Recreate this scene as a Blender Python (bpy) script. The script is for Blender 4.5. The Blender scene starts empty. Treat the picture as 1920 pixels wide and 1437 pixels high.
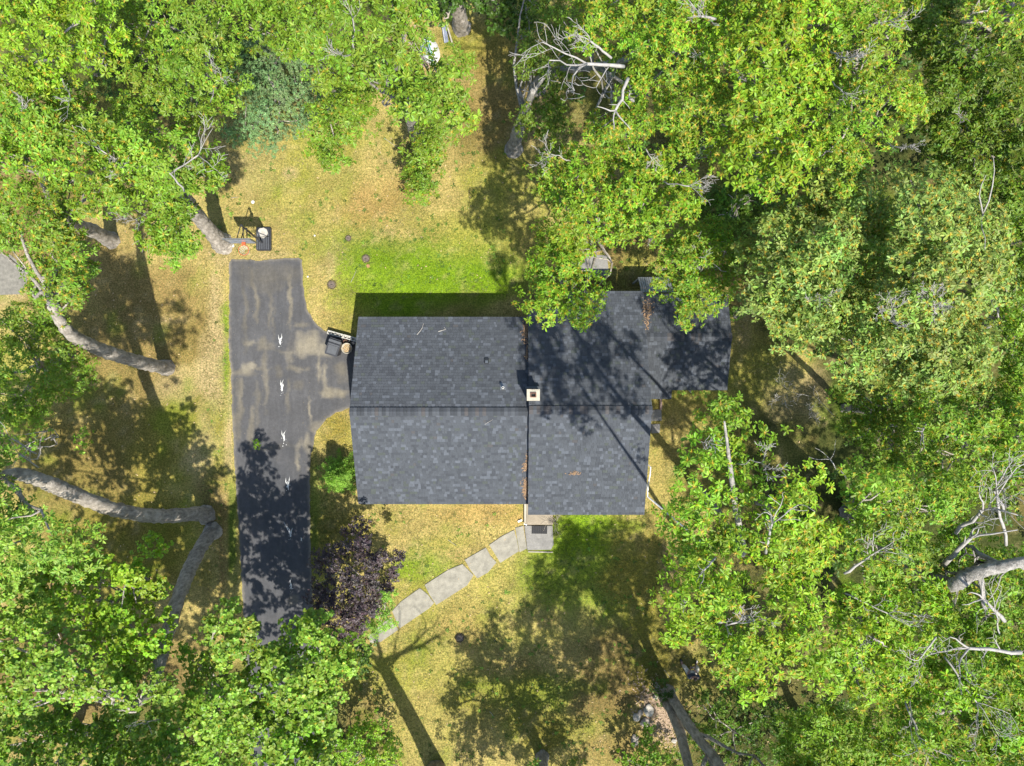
import bpy, bmesh, math, random
import numpy as np
from mathutils import Vector, Matrix, noise, geometry

scene = bpy.context.scene
COL = scene.collection

# ------------------------------------------------------------------ camera
H = 35.0                 # flying height of the drone above the lawn
FPX = 1333.0             # focal length in photo pixels (photo is 1920 wide)
CU, CV = 960.0, 718.5
cam_d = bpy.data.cameras.new('camera')
cam_d.sensor_fit = 'HORIZONTAL'
cam_d.sensor_width = 36.0
cam_d.lens = 36.0 * FPX / 1920.0
cam_d.clip_start = 0.1
cam_d.clip_end = 3000.0
cam = bpy.data.objects.new('camera', cam_d)
COL.objects.link(cam)
cam.location = (0, 0, H)
cam.rotation_euler = (0, 0, 0)
scene.camera = cam

# ------------------------------------------------------------------ sun, sky, exposure
SUN_EL = math.radians(60.7)
az = Vector((0.455, -0.89, 0)).normalized()
SUN = Vector((az.x * math.cos(SUN_EL), az.y * math.cos(SUN_EL), math.sin(SUN_EL)))
world = bpy.data.worlds.new('World')
scene.world = world
world.use_nodes = True
wn = world.node_tree
wn.nodes.clear()
sky = wn.nodes.new('ShaderNodeTexSky')
sky.sky_type = 'NISHITA'
sky.sun_disc = False
sky.sun_elevation = SUN_EL
sky.sun_rotation = math.atan2(az.x, az.y)
bg = wn.nodes.new('ShaderNodeBackground')
bg.inputs['Strength'].default_value = 0.125
wo = wn.nodes.new('ShaderNodeOutputWorld')
wn.links.new(sky.outputs[0], bg.inputs['Color'])
wn.links.new(bg.outputs[0], wo.inputs['Surface'])
sd = bpy.data.lights.new('sun', 'SUN')
sd.energy = 4.35
sd.angle = math.radians(0.55)
sd.color = (1.0, 0.955, 0.87)
sun = bpy.data.objects.new('sun', sd)
COL.objects.link(sun)
sun.rotation_euler = (-SUN).to_track_quat('-Z', 'Y').to_euler()
sun.location = SUN * 60
scene.view_settings.view_transform = 'Standard'
scene.view_settings.look = 'None'
scene.view_settings.gamma = 1.0
scene.view_settings.exposure = 1.42
scene.view_settings.use_curve_mapping = False
scene.cycles.max_bounces = 6
scene.cycles.diffuse_bounces = 3
scene.cycles.glossy_bounces = 2
scene.cycles.transmission_bounces = 4
scene.cycles.transparent_max_bounces = 6
scene.cycles.caustics_reflective = False
scene.cycles.caustics_refractive = False

# ------------------------------------------------------------------ helpers
R = np.random.default_rng(11)
rnd = random.Random(7)

def at(u, v, z=0.0):
    """photo pixel -> point of the place at height z"""
    s = (H - z) / FPX
    return Vector(((u - CU) * s, -(v - CV) * s, z))

def tag(o, label=None, cat=None, group=None, kind=None):
    if label: o['label'] = label
    if cat: o['category'] = cat
    if group: o['group'] = group
    if kind: o['kind'] = kind
    return o

def empty(name, loc=(0, 0, 0), label=None, cat=None, group=None):
    o = bpy.data.objects.new(name, None)
    o.empty_display_size = 0.2
    COL.objects.link(o)
    o.location = loc
    return tag(o, label, cat, group)

def link(name, me, parent=None, mat=None, loc=None):
    o = bpy.data.objects.new(name, me)
    COL.objects.link(o)
    if mat is not None and len(me.materials) == 0:
        me.materials.append(mat)
    if parent is not None:
        o.parent = parent
        if loc is None:
            o.location = -Vector(parent.location) if parent.rotation_euler.z == 0 else (0, 0, 0)
    if loc is not None:
        o.location = loc
    return o

class MB:
    """collects vertices and faces (world coordinates) for one mesh"""
    def __init__(self):
        self.v, self.f = [], []
    def add(self, vs, fs):
        n = len(self.v)
        self.v.extend([tuple(p) for p in vs])
        self.f.extend([tuple(i + n for i in f) for f in fs])
        return self
    def box(self, c, s, rz=0.0, M=None, taper=1.0):
        x, y, z = s[0] / 2, s[1] / 2, s[2] / 2
        P = [Vector((sx * x * (taper if sz < 0 else 1), sy * y * (taper if sz < 0 else 1), sz * z)) for sz in (-1, 1) for sy in (-1, 1) for sx in (-1, 1)]
        m = M if M is not None else Matrix.Rotation(rz, 4, 'Z')
        P = [m @ p + Vector(c) for p in P]
        return self.add(P, [(0, 2, 3, 1), (4, 5, 7, 6), (0, 1, 5, 4), (2, 6, 7, 3), (0, 4, 6, 2), (1, 3, 7, 5)])
    def prism(self, pts, z0, z1):
        n = len(pts)
        vs = [(p[0], p[1], z0) for p in pts] + [(p[0], p[1], z1) for p in pts]
        a = sum(pts[i][0] * pts[(i + 1) % n][1] - pts[(i + 1) % n][0] * pts[i][1] for i in range(n))
        o = list(range(n)) if a > 0 else list(range(n))[::-1]
        fs = [tuple(n + i for i in o), tuple(i for i in o[::-1])]
        for k in range(n):
            i, j = o[k], o[(k + 1) % n]
            fs.append((i, j, n + j, n + i))
        return self.add(vs, fs)
    def tube(self, pts, rad, n=8, cap=True, wob=0.0, rg=None):
        pts = [Vector(p) for p in pts]
        base = len(self.v)
        up = Vector((0.3, 0.2, 1)).normalized()
        for i, p in enumerate(pts):
            t = (pts[min(i + 1, len(pts) - 1)] - pts[max(i - 1, 0)]).normalized()
            a = t.cross(up)
            if a.length < 1e-3: a = t.cross(Vector((1, 0, 0)))
            a.normalize(); b = t.cross(a)
            r = rad[i] if hasattr(rad, '__len__') else rad
            for k in range(n):
                w = 1 + (wob * noise.noise(Vector((k * 1.7, i * 0.6, p.x + p.y))) if wob else 0)
                ang = 2 * math.pi * k / n
                self.v.append(tuple(p + (a * math.cos(ang) + b * math.sin(ang)) * r * w))
        for i in range(len(pts) - 1):
            for k in range(n):
                q = base + i * n; k2 = (k + 1) % n
                self.f.append((q + k, q + k2, q + n + k2, q + n + k))
        if cap:
            self.f.append(tuple(base + k for k in range(n))[::-1])
            self.f.append(tuple(base + (len(pts) - 1) * n + k for k in range(n)))
        return self
    def lathe(self, prof, c=(0, 0, 0), n=24):
        base = len(self.v)
        for r, z in prof:
            for k in range(n):
                a = 2 * math.pi * k / n
                self.v.append((c[0] + r * math.cos(a), c[1] + r * math.sin(a), c[2] + z))
        for i in range(len(prof) - 1):
            for k in range(n):
                q = base + i * n; k2 = (k + 1) % n
                self.f.append((q + k, q + k2, q + n + k2, q + n + k))
        return self
    def mesh(self, name, smooth=False):
        me = bpy.data.meshes.new(name)
        me.from_pydata(self.v, [], self.f)
        if smooth:
            me.polygons.foreach_set('use_smooth', [True] * len(me.polygons))
        me.update()
        return me
    def build(self, name, mat, parent=None, smooth=False, bevel=0.0):
        me = self.mesh(name, smooth)
        if bevel:
            bm = bmesh.new(); bm.from_mesh(me)
            bmesh.ops.remove_doubles(bm, verts=bm.verts, dist=1e-5)
            bmesh.ops.bevel(bm, geom=list(bm.edges), offset=bevel, segments=2, affect='EDGES', clamp_overlap=True)
            bm.to_mesh(me); bm.free()
        return link(name, me, parent, mat)

# ------------------------------------------------------------------ materials
ALB = 0.60   # common scale of the measured base colours
def new_mat(name):
    m = bpy.data.materials.new(name); m.use_nodes = True
    nt = m.node_tree
    return m, nt, nt.nodes['Principled BSDF'], nt.nodes, nt.links

def coords(nt, scale=(1, 1, 1)):
    tc = nt.nodes.new('ShaderNodeTexCoord')
    mp = nt.nodes.new('ShaderNodeMapping')
    mp.inputs['Scale'].default_value = scale
    nt.links.new(tc.outputs['Object'], mp.inputs['Vector'])
    return mp.outputs[0]

def noise_tex(nt, vec, scale, detail=4, rough=0.6):
    n = nt.nodes.new('ShaderNodeTexNoise')
    n.inputs['Scale'].default_value = scale
    n.inputs['Detail'].default_value = detail
    n.inputs['Roughness'].default_value = rough
    nt.links.new(vec, n.inputs['Vector'])
    return n.outputs['Fac']

def ramp(nt, fac, stops):
    r = nt.nodes.new('ShaderNodeValToRGB')
    e = r.color_ramp.elements
    while len(e) < len(stops): e.new(0.5)
    for i, (p, c) in enumerate(stops):
        e[i].position = p
        e[i].color = (c[0], c[1], c[2], 1) if hasattr(c, '__len__') else (c, c, c, 1)
    nt.links.new(fac, r.inputs[0])
    return r.outputs[0]

def mult(nt, a, b, fac=1.0, mode='MULTIPLY'):
    m = nt.nodes.new('ShaderNodeMix'); m.data_type = 'RGBA'; m.blend_type = mode
    m.inputs[0].default_value = fac
    for s, x in ((6, a), (7, b)):
        if hasattr(x, 'links'): nt.links.new(x, m.inputs[s])
        else: m.inputs[s].default_value = (*x, 1)
    return m.outputs[2]

def bump(nt, bsdf, fac, strength, dist):
    b = nt.nodes.new('ShaderNodeBump')
    b.inputs['Strength'].default_value = strength
    b.inputs['Distance'].default_value = dist
    nt.links.new(fac, b.inputs['Height'])
    nt.links.new(b.outputs[0], bsdf.inputs['Normal'])

def mat(name, col, rough=0.7, var=0.3, scale=6.0, bmp=0.0, bdist=0.01, metal=0.0, spec=0.5, stretch=(1, 1, 1), attr=None):
    """plain weathered surface: base colour broken by noise"""
    col = tuple(x * ALB for x in col) if attr is None else col
    m, nt, b, N, L = new_mat(name)
    vec = coords(nt, stretch)
    f = noise_tex(nt, vec, scale, 5)
    f2 = noise_tex(nt, vec, scale * 7.3, 3)
    g = ramp(nt, f, [(0.25, 1 - var), (0.75, 1 + var)])
    g2 = ramp(nt, f2, [(0.25, 1 - var * 0.6), (0.75, 1 + var * 0.6)])
    if attr:
        at_ = N.new('ShaderNodeAttribute'); at_.attribute_name = attr
        src = at_.outputs['Color']
    else:
        src = col
    c = mult(nt, mult(nt, g, g2), src)
    L.new(c, b.inputs['Base Color'])
    b.inputs['Roughness'].default_value = rough
    b.inputs['Metallic'].default_value = metal
    b.inputs['Specular IOR Level'].default_value = spec
    if bmp: bump(nt, b, f2, bmp, bdist)
    return m

def leaf_mat(name, trans=0.35, rough=0.42, spec=0.5, warm=(1.35, 1.35, 0.5)):
    m, nt, b, N, L = new_mat(name)
    a = N.new('ShaderNodeAttribute'); a.attribute_name = 'leaf_colour'
    L.new(a.outputs['Color'], b.inputs['Base Color'])
    b.inputs['Roughness'].default_value = rough
    b.inputs['Specular IOR Level'].default_value = spec
    t = N.new('ShaderNodeBsdfTranslucent')
    L.new(mult(nt, a.outputs['Color'], warm), t.inputs['Color'])
    mx = N.new('ShaderNodeMixShader'); mx.inputs[0].default_value = trans
    L.new(b.outputs[0], mx.inputs[1]); L.new(t.outputs[0], mx.inputs[2])
    L.new(mx.outputs[0], N['Material Output'].inputs['Surface'])
    return m

M = {}
M['leaf'] = leaf_mat('leaf', 0.42, 0.46, 0.28)
M['leaf_dull'] = leaf_mat('leaf_dull', 0.34, 0.6, 0.25)
M['leaf_purple'] = leaf_mat('leaf_purple', 0.2, 0.5, 0.4, (1.4, 0.8, 0.8))
def bark_mat(name, col, col2):
    col = tuple(x * ALB for x in col); col2 = tuple(x * ALB for x in col2)
    m, nt, b, N, L = new_mat(name)
    vec = coords(nt, (1, 1, 0.35))
    f = noise_tex(nt, vec, 9, 6, 0.7); f2 = noise_tex(nt, coords(nt), 2.2, 4); f3 = noise_tex(nt, coords(nt), 34, 3)
    c = mult(nt, ramp(nt, f, [(0.3, col), (0.62, col2)]), ramp(nt, f2, [(0.3, 0.7), (0.7, 1.25)]))
    L.new(c, b.inputs['Base Color']); b.inputs['Roughness'].default_value = 0.9
    b.inputs['Specular IOR Level'].default_value = 0.2
    mx = mult(nt, f, f3, 0.5, 'MIX')
    bump(nt, b, mx, 1.0, 0.09)
    return m
M['bark'] = bark_mat('bark', (0.215, 0.182, 0.142), (0.60, 0.535, 0.45))
M['bark_pale'] = bark_mat('bark_pale', (0.18, 0.165, 0.14), (0.52, 0.485, 0.43))
M['deadwood'] = mat('deadwood', (0.38, 0.355, 0.32), 0.85, 0.3, 8)
M['asphalt_shingle'] = mat('asphalt_shingle', (1, 1, 1), 0.9, 0.14, 14, 0.35, 0.004, spec=0.3, attr='tint')
M['roof_deck'] = mat('roof_deck', (0.05, 0.052, 0.055), 0.9, 0.2)
M['siding'] = mat('siding', (0.52, 0.50, 0.44), 0.7, 0.1)
M['white_paint'] = mat('white_paint', (0.74, 0.73, 0.69), 0.55, 0.1)
M['cream'] = mat('cream', (0.44, 0.40, 0.31), 0.8, 0.18, 9, 0.3, 0.01)
M['metal_dark'] = mat('metal_dark', (0.06, 0.062, 0.066), 0.45, 0.2, metal=0.6)
M['metal_grey'] = mat('metal_grey', (0.30, 0.31, 0.32), 0.4, 0.15, metal=0.7)
M['flashing'] = mat('flashing', (0.13, 0.14, 0.15), 0.5, 0.2, metal=0.5)
M['black'] = mat('black', (0.012, 0.011, 0.010), 0.9, 0.2)
M['flue'] = mat('flue', (0.23, 0.11, 0.07), 0.9, 0.2)
M['black_plastic'] = mat('black_plastic', (0.035, 0.036, 0.042), 0.42, 0.25, 5, spec=0.5)
M['grey_plastic'] = mat('grey_plastic', (0.075, 0.08, 0.088), 0.5, 0.2, 5)
M['rubber'] = mat('rubber', (0.02, 0.02, 0.021), 0.85, 0.35, 20, 0.3, 0.005)
M['concrete'] = mat('concrete', (0.285, 0.265, 0.21), 0.9, 0.30, 3.5, 0.3, 0.006)
M['concrete_grey'] = mat('concrete_grey', (0.225, 0.215, 0.195), 0.9, 0.3, 2.0, 0.3, 0.006)
M['paver_beige'] = mat('paver_beige', (0.30, 0.25, 0.18), 0.9, 0.2, 3.0, 0.3, 0.006)
M['block'] = mat('block', (0.50, 0.485, 0.43), 0.92, 0.14, 8, 0.4, 0.006)
M['stone'] = mat('stone', (0.36, 0.31, 0.26), 0.9, 0.3, 5, 0.8, 0.03)
M['stone_pale'] = mat('stone_pale', (0.50, 0.455, 0.39), 0.9, 0.3, 5, 0.8, 0.03)
M['board'] = mat('board', (0.28, 0.285, 0.27), 0.8, 0.3, 3, 0.4, 0.01, stretch=(6, 1, 1))
M['orange'] = mat('orange', (0.55, 0.10, 0.03), 0.5, 0.15)
M['net'] = mat('net', (0.70, 0.68, 0.62), 0.8, 0.1)
M['terracotta'] = mat('terracotta', (0.12, 0.05, 0.035), 0.85, 0.25)
M['straw'] = mat('straw', (0.50, 0.36, 0.19), 0.9, 0.4, 12)
M['cover'] = mat('cover', (0.15, 0.115, 0.09), 0.95, 0.45, 7, 0.6, 0.02)
M['soil'] = mat('soil', (0.10, 0.075, 0.040), 1.0, 0.4)
M['teal'] = mat('teal', (0.03, 0.26, 0.20), 0.5, 0.15)
M['blue_grey'] = mat('blue_grey', (0.22, 0.25, 0.32), 0.6, 0.2, 3)
M['pink_wood'] = mat('pink_wood', (0.40, 0.27, 0.22), 0.85, 0.3, 5)
M['cloth_navy'] = mat('cloth_navy', (0.035, 0.05, 0.085), 0.9, 0.3, 12)
M['cloth_pale'] = mat('cloth_pale', (0.66, 0.60, 0.49), 0.9, 0.15, 10)
M['skin'] = mat('skin', (0.42, 0.23, 0.16), 0.6, 0.1)
M['hair'] = mat('hair', (0.045, 0.022, 0.012), 0.7, 0.3, 40)
M['litter'] = mat('litter', (0.30, 0.19, 0.105), 0.95, 0.5, 30)
M['chips'] = mat('chips', (0.42, 0.30, 0.20), 0.95, 0.4, 20)
M['paint_splash'] = mat('paint_splash', (0.60, 0.60, 0.57), 0.8, 0.45, 14)
mg, nt, b, N, L = new_mat('backboard_clear')
b.inputs['Base Color'].default_value = (0.32, 0.34, 0.38, 1); b.inputs['Roughness'].default_value = 0.25
b.inputs['Transmission Weight'].default_value = 0.35
M['board_clear'] = mg

M['crumbs'] = mat('crumbs', (0.20, 0.165, 0.11), 0.95, 0.5, 20)
M['faded_orange'] = mat('faded_orange', (0.36, 0.19, 0.08), 0.9, 0.3, 12)
M['cable'] = mat('cable', (0.85, 0.83, 0.78), 0.7, 0.1)
M['gravel'] = mat('gravel', (0.20, 0.185, 0.15), 0.95, 0.35, 6)
# ------------------------------------------------------------------ lawn and forest floor: one sheet to the horizon
def dense_axis(lim, step):
    a = np.arange(-lim, lim + 1e-6, step)
    far = np.array([40, 55, 80, 130, 250, 600, 1200.0])
    far = far[far > lim + 2]
    return np.concatenate([-far[::-1], a, far])
gx, gy = dense_axis(33, 0.22), dense_axis(26, 0.22)
GX, GY = np.meshgrid(gx, gy)
nx, ny = len(gx), len(gy)
U = CU + GX * FPX / H
V = CV - GY * FPX / H
def vnoise(x, y, s, seed):
    """smooth value noise on arrays"""
    g = np.random.default_rng(seed).random((256, 256))
    x = x / s; y = y / s
    xi = np.floor(x).astype(int); yi = np.floor(y).astype(int)
    fx = x - xi; fy = y - yi
    fx = fx * fx * (3 - 2 * fx); fy = fy * fy * (3 - 2 * fy)
    a = g[xi % 256, yi % 256]; b_ = g[(xi + 1) % 256, yi % 256]
    c = g[xi % 256, (yi + 1) % 256]; d = g[(xi + 1) % 256, (yi + 1) % 256]
    return (a * (1 - fx) + b_ * fx) * (1 - fy) + (c * (1 - fx) + d * fx) * fy
def fnoise(x, y, s, seed):
    return (vnoise(x, y, s, seed) * 0.5 + vnoise(x, y, s / 2.1, seed + 1) * 0.3 + vnoise(x, y, s / 4.7, seed + 2) * 0.2)
STRAW = np.array((0.355, 0.280, 0.105)); GREEN = np.array((0.148, 0.238, 0.014)); OLIVE = np.array((0.20, 0.175, 0.032))
SAND = np.array((0.37, 0.285, 0.150)); BROWN = np.array((0.150, 0.102, 0.044)); RUST = np.array((0.27, 0.155, 0.06))
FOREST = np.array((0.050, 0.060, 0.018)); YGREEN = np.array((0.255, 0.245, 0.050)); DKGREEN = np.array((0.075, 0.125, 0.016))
n1 = fnoise(GX, GY, 2.4, 3); n2 = fnoise(GX, GY, 0.9, 9); n3 = fnoise(GX, GY, 5.0, 21)
colr = STRAW + (YGREEN - STRAW) * np.clip((n1 - 0.44) * 3.0, 0, .9)[..., None]
blobs = [  # u, v, ru, rv, colour, strength : what grows or lies there, some tones shifted for shade
    (1500, 700, 380, 420, OLIVE * .55 + STRAW * .5, .95), (1700, 1000, 380, 500, FOREST, 1), (1780, 300, 380, 380, FOREST, 1), (1340, 100, 300, 260, FOREST, .8),  # first patch: right-hand strip lightened in colour against its deep shade
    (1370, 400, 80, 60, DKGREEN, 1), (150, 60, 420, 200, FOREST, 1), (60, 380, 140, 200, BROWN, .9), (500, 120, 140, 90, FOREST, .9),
    (250, 590, 160, 150, BROWN * 1.15 + OLIVE * .15, .9), (190, 860, 190, 170, BROWN * .7 + OLIVE * .35, .95), (320, 860, 90, 110, OLIVE, .6), (240, 1020, 150, 90, OLIVE * .85, .9),  # left lawn browned in colour to match how it looks in shade
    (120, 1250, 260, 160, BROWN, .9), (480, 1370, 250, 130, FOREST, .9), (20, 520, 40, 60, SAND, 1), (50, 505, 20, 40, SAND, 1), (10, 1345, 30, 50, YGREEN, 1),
    (920, 180, 90, 190, BROWN * 1.1 + OLIVE * .25, .9), (890, 75, 80, 60, OLIVE, .6), (865, 85, 35, 30, YGREEN, .9), (1000, 250, 50, 110, SAND * .8, .5),
    (830, 510, 180, 60, GREEN, 1), (730, 555, 110, 50, GREEN * 1.05, .9), (900, 440, 90, 60, YGREEN, .8), (660, 470, 60, 45, GREEN, .55), (930, 350, 80, 60, YGREEN, .9), (640, 560, 30, 60, YGREEN, .4),
    (700, 375, 85, 45, RUST, .5), (560, 300, 120, 70, YGREEN, .35), (470, 320, 60, 50, SAND, .45), (545, 325, 14, 12, SAND, .9), (620, 490, 12, 30, SAND, .6),
    (395, 690, 34, 120, SAND, .95), (405, 560, 16, 90, SAND, .9), (380, 860, 30, 60, SAND, .8), (330, 720, 50, 40, SAND, .6), (430, 800, 8, 90, SAND, 1), (500, 478, 60, 10, SAND, .7), (415, 475, 30, 22, SAND, .7),
    (422, 590, 7, 40, GREEN, .9), (424, 690, 7, 60, GREEN, .8), (436, 1000, 9, 110, DKGREEN, .9), (418, 1010, 8, 110, BROWN * 1.4, .8), (400, 930, 30, 60, BROWN * 1.2, .7),
    (625, 800, 28, 40, OLIVE + RUST * .3, .8), (640, 1000, 60, 70, OLIVE * .8, .8), (590, 960, 12, 130, DKGREEN, .7),
    (900, 960, 130, 26, RUST * .7 + STRAW * .45, .7), (790, 1065, 70, 30, GREEN, .75), (735, 985, 14, 30, YGREEN, .6), (880, 1010, 80, 26, STRAW, .5), (840, 1020, 60, 16, YGREEN, .6),
    (1080, 1010, 60, 50, GREEN, .9), (1120, 985, 80, 16, GREEN * 1.2, .9), (1060, 1090, 110, 80, GREEN * .8 + OLIVE * .1, .85), (1200, 1100, 80, 120, OLIVE, .9), (1240, 900, 40, 120, STRAW * .7 + OLIVE * .3, .8),
    (1140, 1270, 80, 90, BROWN * 1.2, .8), (1150, 1400, 70, 40, BROWN * 1.5, .6), (1000, 1290, 90, 40, GREEN * .75, .7), (960, 1250, 60, 20, BROWN * 1.6, .5), (930, 1300, 110, 70, OLIVE, .5), (1010, 1370, 60, 50, OLIVE * .9, .7),
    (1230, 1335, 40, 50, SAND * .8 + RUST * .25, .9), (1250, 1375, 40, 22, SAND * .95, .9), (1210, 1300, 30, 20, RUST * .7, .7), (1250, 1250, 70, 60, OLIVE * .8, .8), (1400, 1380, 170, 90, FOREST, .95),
    (1260, 1110, 20, 60, SAND * .8, .7), (1250, 1050, 14, 30, SAND * .8, .6), (1390, 610, 20, 50, SAND * .8, .7), (1380, 520, 30, 60, BROWN * 1.5, .7), (1290, 745, 60, 14, YGREEN, .8), (1420, 700, 70, 60, YGREEN, .6), (1500, 740, 70, 70, SAND * .75, .6),
    (1180, 460, 60, 60, BROWN * 1.2, .8), (1195, 490, 30, 30, YGREEN, .6), (1130, 535, 90, 20, BROWN * .8, .8), (1020, 300, 30, 30, YGREEN, .5),
    (880, 1130, 150, 60, YGREEN, .3), (880, 1180, 60, 40, RUST * .6 + STRAW * .5, .4), (790, 1330, 60, 100, YGREEN, .35), (690, 1350, 40, 60, BROWN * 1.2, .7), (900, 1420, 60, 20, STRAW, .4),
]
wob_u = (fnoise(GX, GY, 1.6, 33) - .5); wob_v = (fnoise(GX, GY, 1.6, 55) - .5)
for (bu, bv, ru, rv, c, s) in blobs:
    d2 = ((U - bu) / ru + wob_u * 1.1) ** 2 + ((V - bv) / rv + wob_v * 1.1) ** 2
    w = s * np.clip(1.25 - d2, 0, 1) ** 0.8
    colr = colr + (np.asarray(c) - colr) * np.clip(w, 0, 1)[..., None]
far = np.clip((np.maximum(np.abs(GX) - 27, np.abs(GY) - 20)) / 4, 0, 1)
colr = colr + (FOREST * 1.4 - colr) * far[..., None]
colr *= (0.72 + 0.56 * n2)[..., None] * (0.85 + 0.3 * n3)[..., None]
pat = fnoise(GX, GY, 1.15, 141); pat2 = fnoise(GX, GY, 0.62, 171)
for lo_, hi_, c_, s_ in ((.60, .80, GREEN * .9, .4), (.0, .0, GREEN, 0)):
    if s_: colr = colr + (c_ - colr) * (np.clip((pat - lo_) / (hi_ - lo_), 0, 1) * s_)[..., None]
colr = colr + (BROWN * 1.3 - colr) * (np.clip((.34 - pat) / .2, 0, 1) * .4)[..., None]
colr = colr + (SAND - colr) * (np.clip((pat2 - .66) / .16, 0, 1) * .35)[..., None]
spk = vnoise(GX, GY, 0.33, 77)
colr = colr + (SAND - colr) * (np.clip((spk - .80) * 3, 0, .35) * (n1 > .35))[..., None]
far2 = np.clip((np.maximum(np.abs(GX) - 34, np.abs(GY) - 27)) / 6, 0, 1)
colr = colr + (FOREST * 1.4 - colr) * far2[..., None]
verts = np.stack([GX, GY, 0.015 * (n2 - .5)], -1).reshape(-1, 3)
ii = np.arange((nx - 1) * (ny - 1)); cx = ii % (nx - 1); cy = ii // (nx - 1)
q = cy * nx + cx
faces = np.stack([q, q + 1, q + nx + 1, q + nx], -1)
def np_mesh(name, verts, faces, smooth=False):
    """mesh from arrays, all faces with the same number of corners"""
    me = bpy.data.meshes.new(name)
    k = faces.shape[1]
    me.vertices.add(len(verts)); me.vertices.foreach_set('co', np.ascontiguousarray(verts, np.float32).ravel())
    me.loops.add(faces.size); me.loops.foreach_set('vertex_index', np.ascontiguousarray(faces, np.int32).ravel())
    me.polygons.add(len(faces)); me.polygons.foreach_set('loop_start', np.arange(0, faces.size, k, dtype=np.int32))
    me.update(calc_edges=True)
    if smooth: me.polygons.foreach_set('use_smooth', np.ones(len(faces), bool))
    return me
def col_attr(me, name, cols, domain='POINT'):
    a = me.attributes.new(name, 'FLOAT_COLOR', domain)
    c = np.ones((len(cols), 4), np.float32); c[:, :3] = cols
    a.data.foreach_set('color', c.ravel())
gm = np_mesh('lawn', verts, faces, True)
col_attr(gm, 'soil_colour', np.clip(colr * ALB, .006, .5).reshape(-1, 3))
m, nt, b, N, L = new_mat('lawn')
a = N.new('ShaderNodeAttribute'); a.attribute_name = 'soil_colour'
vec = coords(nt)
fA = noise_tex(nt, vec, 5.0, 4, .75); fB = noise_tex(nt, vec, 13.0, 4, .85); fC = noise_tex(nt, coords(nt, (1, 1.6, 1)), 16.0, 2)
c = mult(nt, a.outputs['Color'], ramp(nt, fA, [(.3, (.70, .74, .70)), (.7, (1.28, 1.24, 1.25))]))
c = mult(nt, c, ramp(nt, fB, [(.36, (.40, .44, .36)), (.5, (.97, 1, .95)), (.63, (1.62, 1.5, 1.5))]))
c = mult(nt, c, ramp(nt, fC, [(.35, (1.1, .96, 1)), (.65, (.9, 1.05, .9))]))
L.new(c, b.inputs['Base Color']); b.inputs['Roughness'].default_value = 1.0; b.inputs['Specular IOR Level'].default_value = 0.05
bump(nt, b, fB, 0.7, 0.03)
M['lawn'] = m
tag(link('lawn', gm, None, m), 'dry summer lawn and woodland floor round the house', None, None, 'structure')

# short grass tufts standing in the open lawn
K = 60000
pu = R.uniform(380, 1460, K); pv = R.uniform(200, 1437, K)
gi = np.clip(((CV - pv) * H / FPX - (-26)) / .22, 0, ny - 15).astype(int) + 5
gj = np.clip(((pu - CU) * H / FPX - (-33)) / .22, 0, nx - 15).astype(int) + 5
cc = np.clip(colr[np.clip(gi, 0, ny - 1), np.clip(gj, 0, nx - 1)], .01, .6)
okm = ~((pu > 425) & (pu < 600) & (pv > 480)) & ~((pu > 590) & (pu < 665) & (pv > 610) & (pv < 780)) & ~((pu > 655) & (pu < 1240) & (pv > 560) & (pv < 955)) & ~((pu > 1200) & (pu < 1370) & (pv > 540) & (pv < 740)) \
    & ~((pu > 960) & (pu < 1045) & (pv > 940) & (pv < 1040)) & ~((np.abs((pv - 1207) + (pu - 690) * .69) < 27) & (pu > 685) & (pu < 975) & (pv < 1225) & (pv > 985))
okm &= (cc[:, 1] > cc[:, 0] * .70)
pu, pv, cc = pu[okm], pv[okm], cc[okm]; K = len(pu)
px = (pu - CU) * H / FPX; py = -(pv - CV) * H / FPX
ang = R.uniform(0, 2 * np.pi, (K, 3)); ln = R.uniform(.05, .13, (K, 3)); hh = R.uniform(.02, .06, (K, 3))
P0 = np.stack([px, py, np.zeros(K)], -1)[:, None, :]
dx = np.stack([np.cos(ang), np.sin(ang), np.zeros_like(ang)], -1); sx = np.stack([-np.sin(ang), np.cos(ang), np.zeros_like(ang)], -1)
tip = P0 + dx * ln[..., None] + np.array((0, 0, 1.0)) * hh[..., None]
TV = np.stack([P0 + sx * .012, P0 - sx * .012, tip], 2).reshape(-1, 3)
tm = np_mesh('grass', TV, np.arange(len(TV)).reshape(-1, 3))
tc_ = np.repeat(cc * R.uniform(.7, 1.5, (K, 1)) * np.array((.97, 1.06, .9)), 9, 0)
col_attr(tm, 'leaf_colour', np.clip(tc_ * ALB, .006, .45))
tag(link('grass', tm, None, M['leaf_dull']), 'short dry grass tufts all over the lawn', None, None, 'stuff')

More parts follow.
